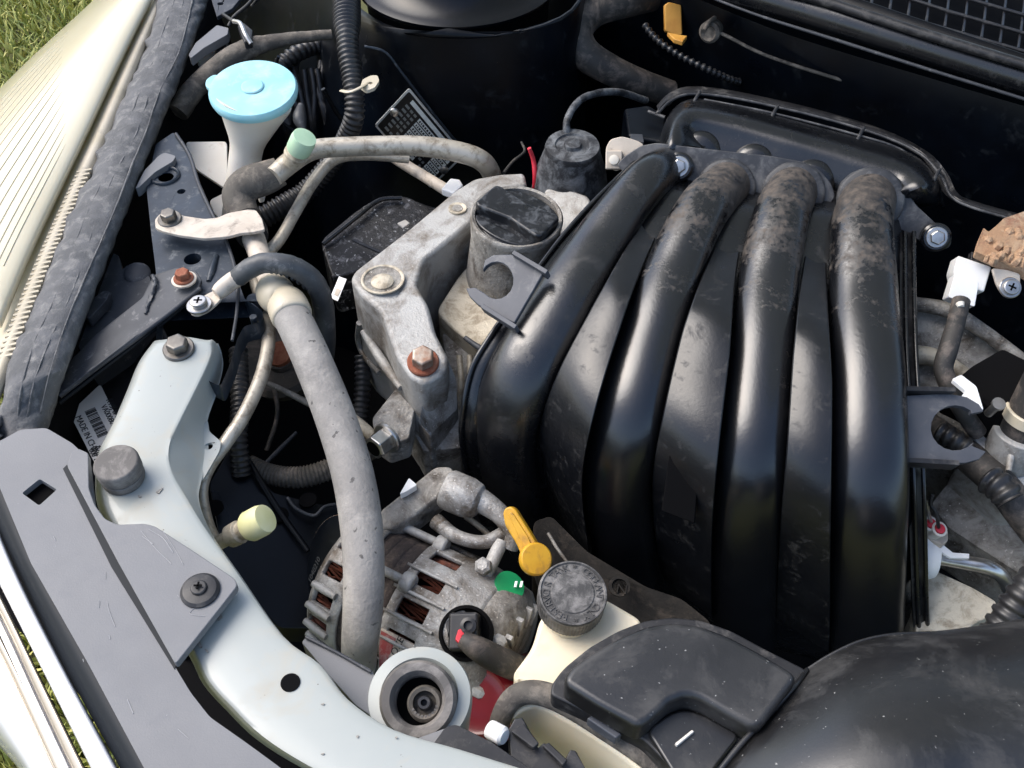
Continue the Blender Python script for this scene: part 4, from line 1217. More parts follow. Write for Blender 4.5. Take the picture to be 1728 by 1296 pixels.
# left lip
ll = [(1078, 268, .052), (1010, 332, .048), (945, 404, .036), (880, 492, .022), (822, 575, .004), (795, 625, -.014), (781, 690, -.045), (779, 745, -.085), (792, 815, -.16)]
tube('flange_lip', [(u, v, z, 4.5) for u, v, z in ll], MT['black_gloss'], im, 10)
loft('side_flange', [[(u, v, z - .002), (u + 16, v + 10, z - .004), (u + 34, v + 20, z - .012)] for u, v, z in ll], MT['black_gloss'], im, .006)

def hook(out, hole_c, z, nrm, ribs):
    n = Vector(nrm).normalized()
    o0 = P(out[0][0], out[0][1], z)
    plate('hook_bracket', out, z, .006, MT['dark_steel'] if 0 else MT['black_plastic'], im, nrm=n, bevel=.001, fil=.0015)
    for (a, b) in ribs:
        p, q = PP(a[0], a[1], o0, n), PP(b[0], b[1], o0, n)
        d = (q - p)
        boxo('hook_rib', (p + q) / 2 - n * .001, d / 2, n.cross(d).normalized() * .0022, n * .007, MT['black_plastic'], im, bevel=.0006)
M_hook = M('hook_plastic', (.06, .065, .078), (.08, .085, .098), .5, 0, 30, dust=((.16, .16, .16), 60, .58, .9), bump=.05)
def arcpts(cx, cy, rx, ry, a0, a1, n=14):
    return [(cx + rx * math.cos(math.radians(lerp(a0, a1, i / n))), cy + ry * math.sin(math.radians(lerp(a0, a1, i / n)))) for i in range(n + 1)]
# left hook: opening points left
inner = arcpts(838, 473, 28, 31, 212, 495)          # goes over the top, right, bottom
outL = [(818, 438), (832, 430), (862, 429), (885, 437), (916, 462), (868, 545), (826, 525), (806, 514), (792, 500), (786, 486), (802, 485)] + list(reversed(inner))
n1 = Vector((-.25, -.45, 1))
hk1 = plate('hook_bracket', outL, .058, .006, M_hook, im, nrm=n1, bevel=.001)
o1 = P(818, 438, .058)
for a, b in (((868, 430), (925, 464)), ((816, 520), (873, 556))):
    p, q = PP(a[0], a[1], o1, n1.normalized()), PP(b[0], b[1], o1, n1.normalized())
    d = q - p
    boxo('hook_rib', (p + q) / 2, d / 2, n1.cross(d).normalized() * .0022, n1.normalized() * .007, M_hook, im, bevel=.0006)
inner = arcpts(1612, 722, 41, 38, -50, -322)        # opening right
outR = [(1520, 668), (1600, 664), (1632, 670), (1652, 682), (1660, 694), (1640, 698)] + inner + [(1640, 752), (1664, 762), (1652, 775), (1630, 781), (1600, 782), (1522, 776)]
n2 = Vector((.05, -.4, 1))
plate('hook_bracket', outR, .018, .006, M_hook, im, nrm=n2, bevel=.001)
o2 = P(1520, 668, .018)
for a, b in (((1506, 660), (1606, 662)), ((1508, 779), (1612, 785))):
    p, q = PP(a[0], a[1], o2, n2.normalized()), PP(b[0], b[1], o2, n2.normalized())
    d = q - p
    boxo('hook_rib', (p + q) / 2, d / 2, n2.cross(d).normalized() * .0022, n2.normalized() * .008, MT['black_plastic'], im, bevel=.0006)

# flange plates where the runners meet the head
nf = Vector((-.25, -.80, .62)).normalized()
M_fl = M('flange_plastic', (.030, .032, .037), (.055, .057, .062), .5, 0, 45, dust=((.13, .13, .13), 45, .5, .8), bump=.1)
of1 = P(1240, 285, .062)
plate('flange_plate', [(1040, 278), (1056, 262), (1080, 246), (1108, 241), (1200, 252), (1300, 263), (1352, 272), (1385, 288), (1404, 312), (1410, 332), (1380, 372), (1300, 372), (1150, 345), (1070, 310)], 0, .008, M_fl, im, nrm=nf, org=of1, bevel=.0012, fil=.004)
of2 = P(1470, 320, .062)
plate('flange_plate', [(1410, 332), (1418, 308), (1438, 290), (1466, 283), (1498, 288), (1522, 305), (1536, 330), (1546, 346), (1598, 394), (1607, 408), (1600, 420), (1575, 420), (1520, 388), (1430, 380)], 0, .008, M_fl, im, nrm=nf, org=of2, bevel=.0012, fil=.004)
for (u, v), of in (((1147, 282), of1), ((1577, 400), of2)):
    p = PP(u, v, of, nf)
    kq = mpp(p)
    lathe('bolt_seat', p + nf * .0002, nf, [(24 * kq, 0), (24 * kq, .010), (20 * kq, .012)], MT['black_gloss'], im, 32)
    bolt(p + nf * .012, nf, 12.5 * kq, MT['steel'], im, h=.7, fl=1.4)
for i, (u, v, r0) in enumerate(((1225, 318, 49), (1338, 326, 52), (1468, 338, 55))):
    p = PP(u, v, of1 if i < 2 else of2, nf)
    kq = mpp(p)
    lathe('runner_collar', p - nf * .002, nf, [(r0 * kq, 0), (r0 * kq, .006), (r0 * .93 * kq, .008)], M_fl, im, 40, ang=60)

# ---- plenum behind the flange
pl = thing('plenum', 'black ribbed plastic plenum box behind the manifold flange', 'plenum', P(1350, 240, -.0))
npn = Vector((-.22, -.72, .66)).normalized()
op = P(1350, 235, .075)
TC = [(1110, 290, 10, 0), (1114, 250, 12, 1), (1124, 208, 10, 8), (1145, 178, 5, 12), (1180, 168, 1, 14), (1260, 182, -3, 14), (1350, 206, -4, 14), (1440, 230, -5, 14), (1505, 248, -7, 14), (1552, 270, -10, 11), (1580, 305, -13, 6), (1590, 345, -14, 2)]
rows = []
for u, v, du, dv in TC:
    du, dv = du * 1.4, dv * 1.25
    zz = -.03 if u > 1585 else -.04 if v == 290 else -.008 if v == 250 else 0
    rows.append([(u - du * .3, v - dv * .3 + 8, .01), (u - du * .1, v - dv * .1, .056 + zz), (u + du * .5, v + dv * .5, .074 + zz), (u + du * 1.2, v + dv * 1.2, .078 + zz), (u + du * 2.1, v + dv * 2.1, .074 + zz), (u + du * 3.2, v + dv * 3.0, .066 + zz), (lerp(u + du * 5, 1350, .12), lerp(v + dv * 5, 320, .2), .046 + zz), (lerp(u, 1350, .5), lerp(v + dv * 8, 350, .6), .018)])
loft('box', rows, MT['black_gloss'], pl, .004, nu=3, nv=4)
for u, v, r in ((1180, 246, 40), (1272, 268, 40), (1372, 296, 42)):
    p = P(u, v + 10, .052)
    kq = mpp(p)
    lathe('port_boss', p - npn * .020, npn, [(r * kq, 0), (r * kq * .97, .012), (r * kq * .85, .018), (r * kq * .6, .021), (r * .2 * kq, .022)], MT['black_gloss'], pl, 40, ang=60)
top = [(1108, 178), (1128, 158), (1160, 146), (1220, 150), (1310, 168), (1400, 190), (1490, 218), (1552, 248), (1585, 285), (1602, 318), (1640, 338), (1740, 366)]
loft('top_flange', [[(u, v, .052), (u + 2, v + 7, .056), (u + 4, v + 12, .054)] for u, v in top], MT['black_plastic'], pl, .006, nu=2)
tube('flange_bead', [(u + 3, v + 13, .056, 2.5) for u, v in top], M_fl, pl, 8)
tube('flange_bead', [(1188, 168, .062, 2), (1300, 190, .062, 2), (1440, 226, .062, 2), (1520, 252, .058, 2), (1568, 292, .05, 2)], M_fl, pl, 8)
for u, v in ((1179, 153), (1310, 178), (1456, 214), (1584, 284)):
    tube('rib', [(u + 2, v + 2, .060, 3), (u - 4, v + 12, .064, 3), (u - 10, v + 24, .066, 3)], M_fl, pl, 8)
plate('side_box', [(1052, 182), (1095, 176), (1125, 195), (1122, 240), (1060, 228)], .02, .05, MT['wall_black'], pl, bevel=.004)
tube('pin', [(1094, 188, .03, 3), (1122, 198, .03, 3)], M_fl, pl, 8)
# rust streak between runners
tube('rust_streak', [(1375, 345, .045, 6), (1362, 368, .045, 8), (1352, 395, .042, 6), (1347, 430, .04, 3)], MT['clay'], im, 10, flat=.4, wob=.3)

# ================================================================== right-hand side
hdn = thing('cylinder_head', 'dusty pale cast cylinder head at the right of the manifold', 'cylinder head', P(1640, 700, -.15))
poly('head_top', [(1535, 500, -.02), (1580, 508, -.02), (1640, 530, -.02), (1700, 575, -.03), (1780, 640, -.04), (1780, 830, -.10), (1700, 790, -.09), (1560, 690, -.06), (1538, 600, -.04)], .12, MT['cast_dirty'], hdn, bevel=.006, fil=.008)
tube('head_ridge', [(1540, 512, -.015, 12), (1600, 524, -.012, 13), (1660, 560, -.016, 12), (1740, 620, -.03, 12)], MT['cast_dirty'], hdn, 14)
tube('head_ridge', [(1545, 598, -.03, 16), (1580, 605, -.03, 15), (1640, 640, -.04, 12)], MT['cast_pale'], hdn, 14)
poly('pale_block', [(1640, 735, -.045), (1690, 690, -.035), (1790, 700, -.04), (1790, 830, -.06), (1720, 820, -.06)], .08, MT['cast_light'], hdn, bevel=.004, fil=.006)
tube('web', [(1712, 745, -.03, 6), (1706, 770, -.035, 6), (1702, 795, -.04, 5)], MT['cast_light'], hdn, 10)
poly('dark_shelf', [(1572, 850, -.13), (1600, 815, -.12), (1680, 870, -.12), (1790, 950, -.12), (1790, 1010, -.14), (1700, 955, -.14), (1600, 890, -.14)], .06, MT['cast_dirty'], hdn, bevel=.004, fil=.005)
poly('pale_casting', [(1545, 955, -.16), (1578, 962, -.15), (1640, 990, -.15), (1684, 1016, -.15), (1680, 1035, -.155), (1650, 1050, -.17), (1610, 1075, -.18), (1545, 1085, -.19)], .08, MT['cast_pale'], hdn, bevel=.006, fil=.006)
cn = thing('white_connector', 'white plastic wiring connector on a black lead at the right', 'connector', P(1640, 475, .03))
ncn = Vector((-.1, -.6, .8)).normalized()
plate('outer_shell', [(1617, 431), (1674, 450), (1661, 493), (1648, 489), (1613, 476), (1609, 458)], .05, .022, MT['white_plastic'], cn, nrm=ncn, bevel=.002, fil=.002)
plate('inner_shell', [(1612, 462), (1652, 476), (1650, 490), (1645, 518), (1600, 501)], .046, .018, MT['white_plastic'], cn, nrm=ncn, bevel=.0015, fil=.002)
plate('latch', [(1640, 424), (1668, 434), (1664, 446), (1638, 440)], .045, .010, MT['black_plastic'], cn, nrm=ncn, bevel=.001)
tube('lead', [(1622, 508, .036, 15), (1613, 545, .03, 15), (1600, 590, .02, 16), (1592, 622, .01, 16), (1604, 655, -.0, 16), (1622, 690, -.015, 15), (1650, 730, -.04, 15)], MT['hose_black'], cn, 16)
lathe('wire_seal', P(1620, 512, .042), Vector((0, -1, -.2)), [(.004, 0), (.003, .004)], MT['cream'], cn, 12)
bk = thing('screw_bracket', 'small pale bracket with a cross-head screw at the right edge', 'bracket', P(1700, 480, .03))
plate('bracket_plate', [(1674, 452), (1700, 455), (1722, 462), (1722, 484), (1716, 498), (1704, 502), (1692, 497), (1682, 480)], .052, .004, MT['cream_dirty'], bk, nrm=ncn, bevel=.001, fil=.003)
pb = PP(1704, 486, P(1674, 452, .052), ncn)
bolt(pb, ncn, .0075, MT['steel'], bk, cross=True, h=.4, fl=1.35)
cl = thing('rusty_block', 'crumbling rust-coloured block at the right edge', 'block', P(1700, 410, .05))
poly('block_body', [(1646, 424, .065), (1652, 402, .068), (1660, 384, .068), (1668, 391, .069), (1682, 380, .07), (1694, 368, .071), (1712, 362, .071), (1760, 345, .07), (1780, 440, .06), (1745, 470, .05), (1722, 456, .052), (1700, 448, .055), (1672, 436, .06)], .008, MT['clay'], cl, bevel=.003, fil=.002)
for i in range(26):
    u, v = random.uniform(1662, 1735), random.uniform(385, 445)
    if v < 398 and u < 1690:
        continue
    p = P(u, v, .066)
    r = random.uniform(.002, .005)
    lathe('flake', p, Vector((random.gauss(0, .3), random.gauss(0, .3), 1)), [(r, -.004), (r * .9, .002), (r * .4, random.uniform(.0025, .005))], MT['clay'], cl, 6, ang=20, rot=random.random())
tri = thing('coil_cover', 'black angular ignition coil cover behind the right hook', 'cover', P(1690, 640, .0))
poly('cover_top', [(1605, 648, .0), (1640, 618, .01), (1692, 588, .02), (1740, 612, .02), (1760, 680, .01), (1722, 700, .0), (1672, 690, -.01), (1640, 665, -.005)], .04, MT['black_matte'], tri, bevel=.002, fil=.004)
lathe('stud', P(1676, 690, .0), Vector((0, -.3, 1)), [(.004, -.01), (.004, .008), (.006, .009), (.006, .012)], MT['steel'], tri, 16)
wb = thing('white_bracket', 'small folded white bracket beside the right hook', 'bracket', P(1635, 660, .01))
poly('bracket_plate', [(1606, 640, .022), (1622, 632, .024), (1648, 652, .022), (1660, 692, .01), (1640, 682, .010), (1622, 668, .014), (1630, 660, .018)], .004, MT['white_plastic'], wb, bevel=.001, fil=.002)
rh = thing('coolant_hose', 'black hose with a pale clamp ring at the right edge', 'hose', P(1715, 690, -.02))
hb = P(1720, 735, -.03)
ha = Vector((.05, .15, 1)).normalized()
lathe('metal_neck', hb, ha, [(.024, -.03), (.024, .004), (.020, .006)], MT['cast_light'], rh, 32, bevel=.001)
lathe('hose_end', hb + ha * .004, ha, [(.019, 0), (.020, .01), (.020, .09)], MT['hose_black'], rh, 32)
lathe('clamp_ring', hb + ha * .020, ha, [(.0212, 0), (.0225, .001), (.0225, .011), (.0212, .012)], MT['ivory'], rh, 32)
bh = thing('black_conduit', 'thick black ribbed conduit passing under the right hook', 'conduit', P(1640, 800, -.08))
tube('sleeve', [(1540, 700, -.07, 22), (1590, 735, -.065, 24), (1640, 775, -.06, 27), (1690, 820, -.06, 28), (1728, 870, -.07, 28), (1790, 950, -.09, 28)], MT['hose_black'], bh, 20)
tube('ribbed_part', [(1585, 728, -.045, 17), (1610, 742, -.043, 17), (1636, 760, -.045, 17)], MT['corrugate'], bh, 16, corr=(.008, .12))
tube('ribbed_part', [(1668, 808, -.045, 24), (1690, 825, -.043, 24), (1705, 845, -.046, 24)], MT['corrugate'], bh, 16, corr=(.009, .12))
inj = thing('sensor_plug', 'pale twin-pin plug with red seals beside the manifold flange', 'connector', P(1580, 910, -.11))
for u, v in ((1570, 884), (1585, 893)):
    p = P(u, v, -.092)
    lathe('pin_socket', p, Vector((.1, -.35, 1)), [(.007, -.02), (.007, -.001), (.0072, .001), (.0052, .0015), (.005, -.001)], MT['cream'], inj, 20, ang=30)
    lathe('red_seal', p, Vector((.1, -.35, 1)), [(.005, -.002), (.0045, .0026), (.002, .003)], MT['red_wire'], inj, 16)
tube('wire', [(1584, 890, -.088, 3), (1580, 868, -.07, 3), (1570, 850, -.06, 3), (1574, 835, -.05, 3)], MT['black_plastic'], inj, 8)
tube('wire', [(1571, 880, -.088, 3), (1566, 862, -.07, 3), (1564, 846, -.06, 3)], MT['steel'], inj, 8)
plate('plug_body', [(1555, 880), (1570, 878), (1600, 895), (1600, 912), (1590, 920), (1560, 905)], -.105, .02, MT['cream_dirty'], inj, bevel=.001, fil=.002)
fp = thing('silver_pipe', 'bright silver pipe stub with a white bracket at lower right', 'pipe', P(1620, 945, -.12))
tube('pipe', [(1580, 940, -.13, 10), (1588, 942, -.13, 13), (1594, 944, -.13, 11), (1630, 950, -.13, 12), (1665, 957, -.13, 13), (1690, 972, -.14, 12), (1705, 1000, -.17, 11)], MT['bright_steel'], fp, 20, n=4)
lathe('pipe_body', P(1560, 940, -.13), Vector((1, -.2, 0)), [(.02, -.02), (.021, .004), (.018, .010), (.008, .012)], MT['white_plastic'], fp, 28)
poly('bracket', [(1556, 900, -.105), (1575, 905, -.105), (1598, 924, -.11), (1608, 932, -.112), (1636, 934, -.112), (1636, 942, -.113), (1604, 941, -.113), (1585, 928, -.112), (1556, 912, -.106)], .003, MT['white_plastic'], fp, bevel=.0006)
ch = thing('corner_conduit', 'black ribbed conduit rising at the lower right edge', 'conduit', P(1710, 1040, -.08))
tube('conduit', [(1760, 960, -.06, 26), (1735, 995, -.065, 27), (1710, 1030, -.08, 28), (1680, 1075, -.1, 28)], MT['corrugate'], ch, 18, corr=(.010, .09))

# ================================================================== alternator
AX = Vector((.879, -.477, 0)).normalized()
al = thing('alternator', 'dirty cast aluminium alternator with slotted housing and copper windings', 'alternator', P(700, 1020, -.25))
AC_ = P(702, 1032, -.17)
fx = AX
fy = Vector((AX.y, -AX.x, 0)) * 1.0          # horizontal, towards the camera
if fy.y > 0:
    fy = -fy
fz = Z
def apt(h, ang, r):                          # ang 0 = up, positive towards the camera
    a = math.radians(ang)
    return AC_ + fx * h + (fz * math.cos(a) + fy * math.sin(a)) * r
def slotted(name, hs, rs, slots, mat, n=40, start=-90, thick=.005):
    """hs/rs axial stations; slots = {(band): set of angular cells left open}"""
    vs, fs = [], []
    for h, r in zip(hs, rs):
        for k in range(n):
            vs.append(apt(h, start + 360 * k / n, r))
    for i in range(len(hs) - 1):
        for k in range(n):
            if k in slots.get(i, ()):
                continue
            k2 = (k + 1) % n
            fs.append((i * n + k, i * n + k2, (i + 1) * n + k2, (i + 1) * n + k))
    o = mk(name, vs, fs, mat, al, ang=28, fix=True)
    md = o.modifiers.new('solid', 'SOLIDIFY')
    md.thickness = thick
    md.offset = -1
    md.use_even_offset = True
    md = o.modifiers.new('bevel', 'BEVEL')
    md.width = .0014
    md.segments = 2
    md.limit_method = 'ANGLE'
    md.angle_limit = math.radians(40)
    return o
odd = {k for k in range(30) if k % 2}
slotted('rear_housing', [-.004, .006, .034, .048, .074, .080], [.071, .072, .0725, .072, .068, .060], {1: odd}, MT['cast_alu'], 30)
slotted('drive_end_housing', [-.088, -.084, -.077, -.055, -.048, -.044], [.045, .058, .066, .069, .070, .069], {2: {k for k in range(30) if k % 2}, 1: set()}, MT['cast_alu'], 30)
# winding bundles
for h0, h1 in ((-.080, -.050), (.002, .044)):
    vs, fs = [], []
    rnd = random.Random(3)
    for k in range(150):
        a = 360 * k / 150
        tw = rnd.uniform(-9, 9)
        r = .058 + rnd.uniform(-.002, .002)
        b = len(vs)
        for t in (0, .35, .65, 1):
            rr = r + .004 * math.sin(math.pi * t)
            for da, dr in ((-1.1, 0), (0, .0022), (1.1, 0)):
                vs.append(apt(lerp(h0, h1, t), a + tw * (t - .5) * 2 + da, rr + dr))
        for t in range(3):
            for q in range(2):
                fs.append((b + t * 3 + q, b + t * 3 + q + 1, b + (t + 1) * 3 + q + 1, b + (t + 1) * 3 + q))
    wnd = mk('copper_winding', vs, fs, MT['copper'], al, ang=20, fix=False)
lathe('winding_core', AC_ + fx * -.084, fx, [(.05, 0), (.053, .01), (.053, .135), (.05, .15)], MT['black_matte'], al, 32)
lathe('stator', AC_ + fx * -.046, fx, [(.0645, 0), (.0655, .002), (.0655, .042), (.0645, .044)], MT['laminate'], al, 56)
for i in range(3):
    lathe('lamination', AC_ + fx * (-.040 + i * .013), fx, [(.0655, 0), (.0662, .0012), (.0662, .0080), (.0655, .009)], MT['laminate'], al, 48)
for a in (8, -40):
    p, q = apt(-.055, a, .0725), apt(.006, a, .0725)
    sweep('through_bolt', [(*p, .0042), (*q, .0042)], MT['cast_light'], al, 12)
    for hh in (-.052, .002):
        lathe('bolt_boss', apt(hh - .004, a, .071), fx, [(.009, 0), (.010, .002), (.010, .010), (.008, .012)], MT['cast_light'], al, 18, bevel=.001)
# axial cooling ribs between the slots
for k in range(2, 14, 2):
    a = -90 + 9 * (k + 8) + 4.5
    if 0 < a < 95:
        p, q = apt(-.006, a - 9 + 4.5 - 4.5, .0735), apt(.046, a - 9 + 4.5 - 4.5, .0738)
        sweep('rib', [(*p, .0014), (*lerp(p, q, .5), .0018), (*q, .0014)], MT['cast_light'], al, 10)
for a in (40, 58, 76, 94):
    p, q = apt(-.080, a, .066), apt(-.052, a, .071)
    sweep('rib', [(*p, .0034), (*lerp(p, q, .5), .004), (*q, .0034)], MT['cast_light'], al, 10)
# rear end, dirty cover
lathe('rear_cover', AC_ + fx * .072, fx, [(.066, 0), (.067, .006), (.064, .022), (.052, .032), (.03, .034)], MT['cast_dirty'], al, 36, ang=50)
for i in range(9):
    a = -60 + 22 * i
    p = apt(.104, a, .045)
    boxo('vent_bar', p, fx * .004, (fz * math.cos(math.radians(a)) + fy * math.sin(math.radians(a))) * .010, (fy * math.cos(math.radians(a)) - fz * math.sin(math.radians(a))) * .0025, MT['cast_light'], al, bevel=.001)
for a in (15, 62):
    lathe('cover_nut', apt(.094, a, .058), fx, [(.007, 0), (.007, .008), (.004, .012)], MT['cast_light'], al, 6)
# connector well, plug and lead
wc = P(786, 1068, -.104)
wa = (CAM - wc).normalized() * .55 + Vector((-.2, -.25, .8))
lathe('connector_well', wc, wa, [(.023, -.02), (.024, -.004), (.024, .0), (.021, .001), (.020, -.004)], MT['black_matte'], al, 32)
pw = wa.normalized()
plx, ply, _ = frame(pw)
pg = boxo('plug', wc + pw * .004, plx * .016, ply * .013, pw * .010, MT['black_plastic'], al, bevel=.003)
lathe('plug_post', P(792, 1057, -.090), pw, [(.007, -.004), (.007, .006), (.004, .007), (.004, .003)], MT['black_plastic'], pg, 20)
plate('red_lock', [(768, 1078), (773, 1062), (788, 1058), (792, 1066), (780, 1072), (776, 1086)], -.090, .004, MT['red_wire'], pg, bevel=.0008)
plate('plug_rib', [(752, 1050), (764, 1036), (778, 1034), (764, 1052), (756, 1072)], -.094, .006, MT['black_plastic'], pg, bevel=.001)
tube('lead', [(780, 1078, -.086, 14), (802, 1092, -.088, 20), (830, 1108, -.1, 23), (860, 1122, -.115, 23), (890, 1135, -.15, 22)], MT['hose_black'], al, 18)
sweep('lower_lug', [(*P(728, 1085, -.125), .006), (*P(760, 1112, -.13), .007), (*P(790, 1125, -.135), .008), (*P(806, 1122, -.14), .006)], MT['cast_light'], al, 12)
# green sticker
gs = [apt(h, a, .0738) for h, a in ((.058, -30), (.070, -24), (.074, -4), (.066, 8), (.052, 4), (.048, -16))]
lathe('green_sticker', P(860, 988, -.114), Vector((.45, .0, 1)), [(.0145, -.002), (.0143, .0008), (.010, .001)], MT['green_label'], al, 32)
gp = P(861, 988, -.1128)
for i in range(2):
    boxo('sticker_mark', gp + Vector((.005 + .005 * i, .001, .0005)), Vector((.0012, 0, 0)), Vector((.0006, .003, 0)), Z * .0004, MT['white_plastic'], al, bevel=0)
# adjuster ears and the round boss behind
poly('upper_bracket', [(640, 862, -.10), (690, 822, -.09), (735, 786, -.085), (762, 786, -.085), (772, 805, -.088), (742, 836, -.092), (700, 870, -.10), (668, 892, -.105), (640, 890, -.105)], .03, MT['cast_dirty'], al, bevel=.003, fil=.005)
bs = P(757, 826, -.085)
ba = (P(808, 848, -.088) - bs)
lathe('pivot_boss', bs, ba, [(.017, -.004), (.0195, 0), (.0195, .020), (.017, .030), (.012, .034)], MT['cast_alu'], al, 32, bevel=.001)
tube('arm', [(795, 838, -.086, 24), (820, 850, -.088, 20), (848, 872, -.092, 17), (868, 900, -.1, 17), (860, 925, -.11, 14)], MT['cast_alu'], al, 18)
tube('arm', [(736, 880, -.11, 14), (770, 905, -.105, 12), (815, 915, -.105, 12), (852, 900, -.105, 13)], MT['cast_alu'], al, 16)
tube('arm', [(846, 915, -.105, 12), (832, 945, -.108, 12), (820, 975, -.115, 11)], MT['cast_light'], al, 14)
lathe('arm_nut', P(816, 956, -.098), Vector((-.2, -.3, 1)), [(.008, -.004), (.008, .004), (.005, .006)], MT['cast_alu'], al, 6)
tube('brace', [(786, 872, -.125, 5), (808, 888, -.125, 5), (828, 905, -.125, 5)], MT['cast_pale'], al, 10)
poly('connector_rim', [(655, 1060, -.135), (700, 1096, -.128), (732, 1112, -.128), (720, 1130, -.14), (660, 1100, -.145)], .03, MT['cast_light'], al, bevel=.003, fil=.004)
wcl = thing('white_clip', 'small white plastic piece beside the alternator bracket', 'clip', P(688, 824, -.1))
plate('clip_body', [(674, 834), (690, 806), (704, 818), (684, 830)], -.085, .008, MT['white_plastic'], wcl, bevel=.001, fil=.002)

# label and red oil filter
rl = thing('red_label', 'worn red and cream label below the alternator housing', 'label', P(660, 1100, -.14))
nr = Vector((-.3, -.6, .7)).normalized()
plate('label_sheet', [(643, 1060), (700, 1090), (682, 1112), (646, 1150), (636, 1160), (640, 1090)], -.118, .004, MT['cream_dirty'], rl, nrm=nr, bevel=.0006)
orl = P(643, 1060, -.118) + nr * .0005
plate('red_field', [(643, 1064), (668, 1078), (655, 1112), (640, 1136), (640, 1092)], 0, .0006, MT['red_label'], rl, nrm=nr, org=orl, bevel=0)
p0, p1, p2 = PP(668, 1108, orl, nr), PP(676, 1092, orl, nr), PP(662, 1100, orl, nr)
txr = (p1 - p0).normalized()
textobj('print', 'OZE', p0 + nr * .0006, txr, nr.cross(txr), .009, MT['ink'], rl)
of_ = thing('oil_filter', 'glossy red oil filter can below the alternator', 'oil filter', P(820, 1180, -.2))
fc = P(815, 1182, -.15)
lathe('can', fc, Vector((-.35, -.45, .8)), [(.034, -.10), (.038, -.09), (.038, -.006), (.035, .004), (.027, .010), (.023, .008), (.012, .008)], MT['red_paint'], of_, 48, ang=50)

# ================================================================== front row
# bushing in its pale cup
bsx = thing('radiator_bushing', 'round rubber radiator bushing in a pale painted cup', 'bushing', P(708, 1190, -.08))
bc = P(708, 1176, -.030)
bax = Vector((0, -.10, 1)).normalized()
kq = mpp(bc)
lathe('cup', bc, bax, [(80 * kq, -.06), (88 * kq, -.012), (89 * kq, -.002), (86 * kq, .002), (66 * kq, .003), (60 * kq, -.002), (58 * kq, -.045)], MT['pale_paint'], bsx, 64, ang=50)
rc_ = P(705, 1181, -.020)
rax = Vector((0, -.35, .95)).normalized()
kr = mpp(rc_)
lathe('rubber_ring', rc_, rax, [(62 * kr, -.020), (66 * kr, -.010), (65 * kr, .0), (60 * kr, .004), (47 * kr, .004), (41 * kr, .0), (40 * kr, -.02), (38 * kr, -.022)], MT['rubber'], bsx, 64, ang=45)
lathe('well', rc_ - rax * .024, rax, [(42 * kr, 0), (41 * kr, .006)], MT['black_matte'], bsx, 40)
bb = P(717, 1187, -.026)
lathe('inner_sleeve', bb - rax * .008, rax, [(31 * kr, 0), (30 * kr, .010), (26 * kr, .013), (20 * kr, .012), (19 * kr, .004)], MT['hose_dust'], bsx, 36, ang=40)
lathe('pin', bb - rax * .010, rax, [(12 * kr, 0), (12.5 * kr, .016), (10 * kr, .019), (5.5 * kr, .019), (5 * kr, .010)], MT['black_plastic'], bsx, 28, ang=40)
for i in range(9):
    a = math.radians(120 + i * 17)
    x, y, _ = frame(rax)
    boxo('moulded_tooth', bb + rax * .003 + (x * math.cos(a) + y * math.sin(a)) * 22 * kr, (x * math.cos(a) + y * math.sin(a)) * 3 * kr, (y * math.cos(a) - x * math.sin(a)) * 2.2 * kr, rax * .0016, MT['rubber'], bsx, bevel=.0005)
sb1 = thing('slate_crossbar', 'slate grey steel crossbar behind the pale panel', 'crossbar', P(570, 1120, -.06))
poly('bar', [(508, 1083, -.03), (520, 1072, -.03), (628, 1130, -.03), (640, 1160, -.03), (636, 1215, -.03), (600, 1190, -.03), (555, 1140, -.03)], .02, MT['grey_plastic'], sb1, bevel=.0015, fil=.003)
tube('lip', [(516, 1075, -.028, 3), (570, 1102, -.028, 3), (626, 1134, -.028, 3)], MT['dark_steel'], sb1, 8)
sb2 = thing('black_crossbar', 'black steel crossbar right of the bushing cup', 'crossbar', P(800, 1265, -.05))
poly('bar', [(752, 1226, -.012), (770, 1222, -.012), (830, 1252, -.014), (900, 1300, -.016), (960, 1350, -.016), (880, 1350, -.016), (800, 1285, -.014), (730, 1256, -.012)], .02, MT['black_plastic'], sb2, bevel=.002, fil=.003)
poly('bar_face', [(690, 1250, -.016), (752, 1228, -.014), (735, 1258, -.014), (780, 1285, -.016), (740, 1290, -.018)], .01, MT['grey_plastic'], sb2, bevel=.001)

# coolant reservoir and cap
rv = thing('coolant_reservoir', 'translucent cream coolant reservoir with a stained neck', 'reservoir', P(960, 1110, -.2))
poly('bottle', [(912, 1040, -.06), (960, 1000, -.06), (1020, 1008, -.06), (1085, 1046, -.06), (1080, 1085, -.06), (1000, 1140, -.065), (960, 1180, -.075), (905, 1160, -.08), (868, 1152, -.085), (866, 1135, -.08), (898, 1092, -.07)], .16, MT['reservoir'], rv, bevel=.006, seg=4, fil=.008)
cc = P(964, 1012, -.045)
kc = mpp(cc)
lathe('neck', cc - Z * .02, Z, [(48 * kc, -.01), (48 * kc, .02)], MT['reservoir'], rv, 40)
ck = thing('reservoir_cap', 'round black screw cap with raised lettering on the cream reservoir', 'cap', cc)
cax = Vector((.04, -.12, 1)).normalized()
lathe('cap_skirt', cc, cax, [(55 * kc, -.010), (57 * kc, -.008), (57 * kc, .012)], MT['cap_black'], ck, 120, rip=.012, ang=20)
ct = cc + cax * .012
lathe('cap_top', ct, cax, [(57.5 * kc, -.001), (58 * kc, .001), (56.5 * kc, .0032), (54 * kc, .0034), (52 * kc, .0018), (37 * kc, .0018), (35 * kc, .0026), (10 * kc, .003)], MT['cap_black'], ck, 64, ang=25)
x, y, _ = frame(cax)
rt = Vector((1, 0, 0))
rt = (rt - cax * rt.dot(cax)).normalized()
ut = cax.cross(rt)
s_ = 'COOLANT ONLY * RESERVOIR TANK * '
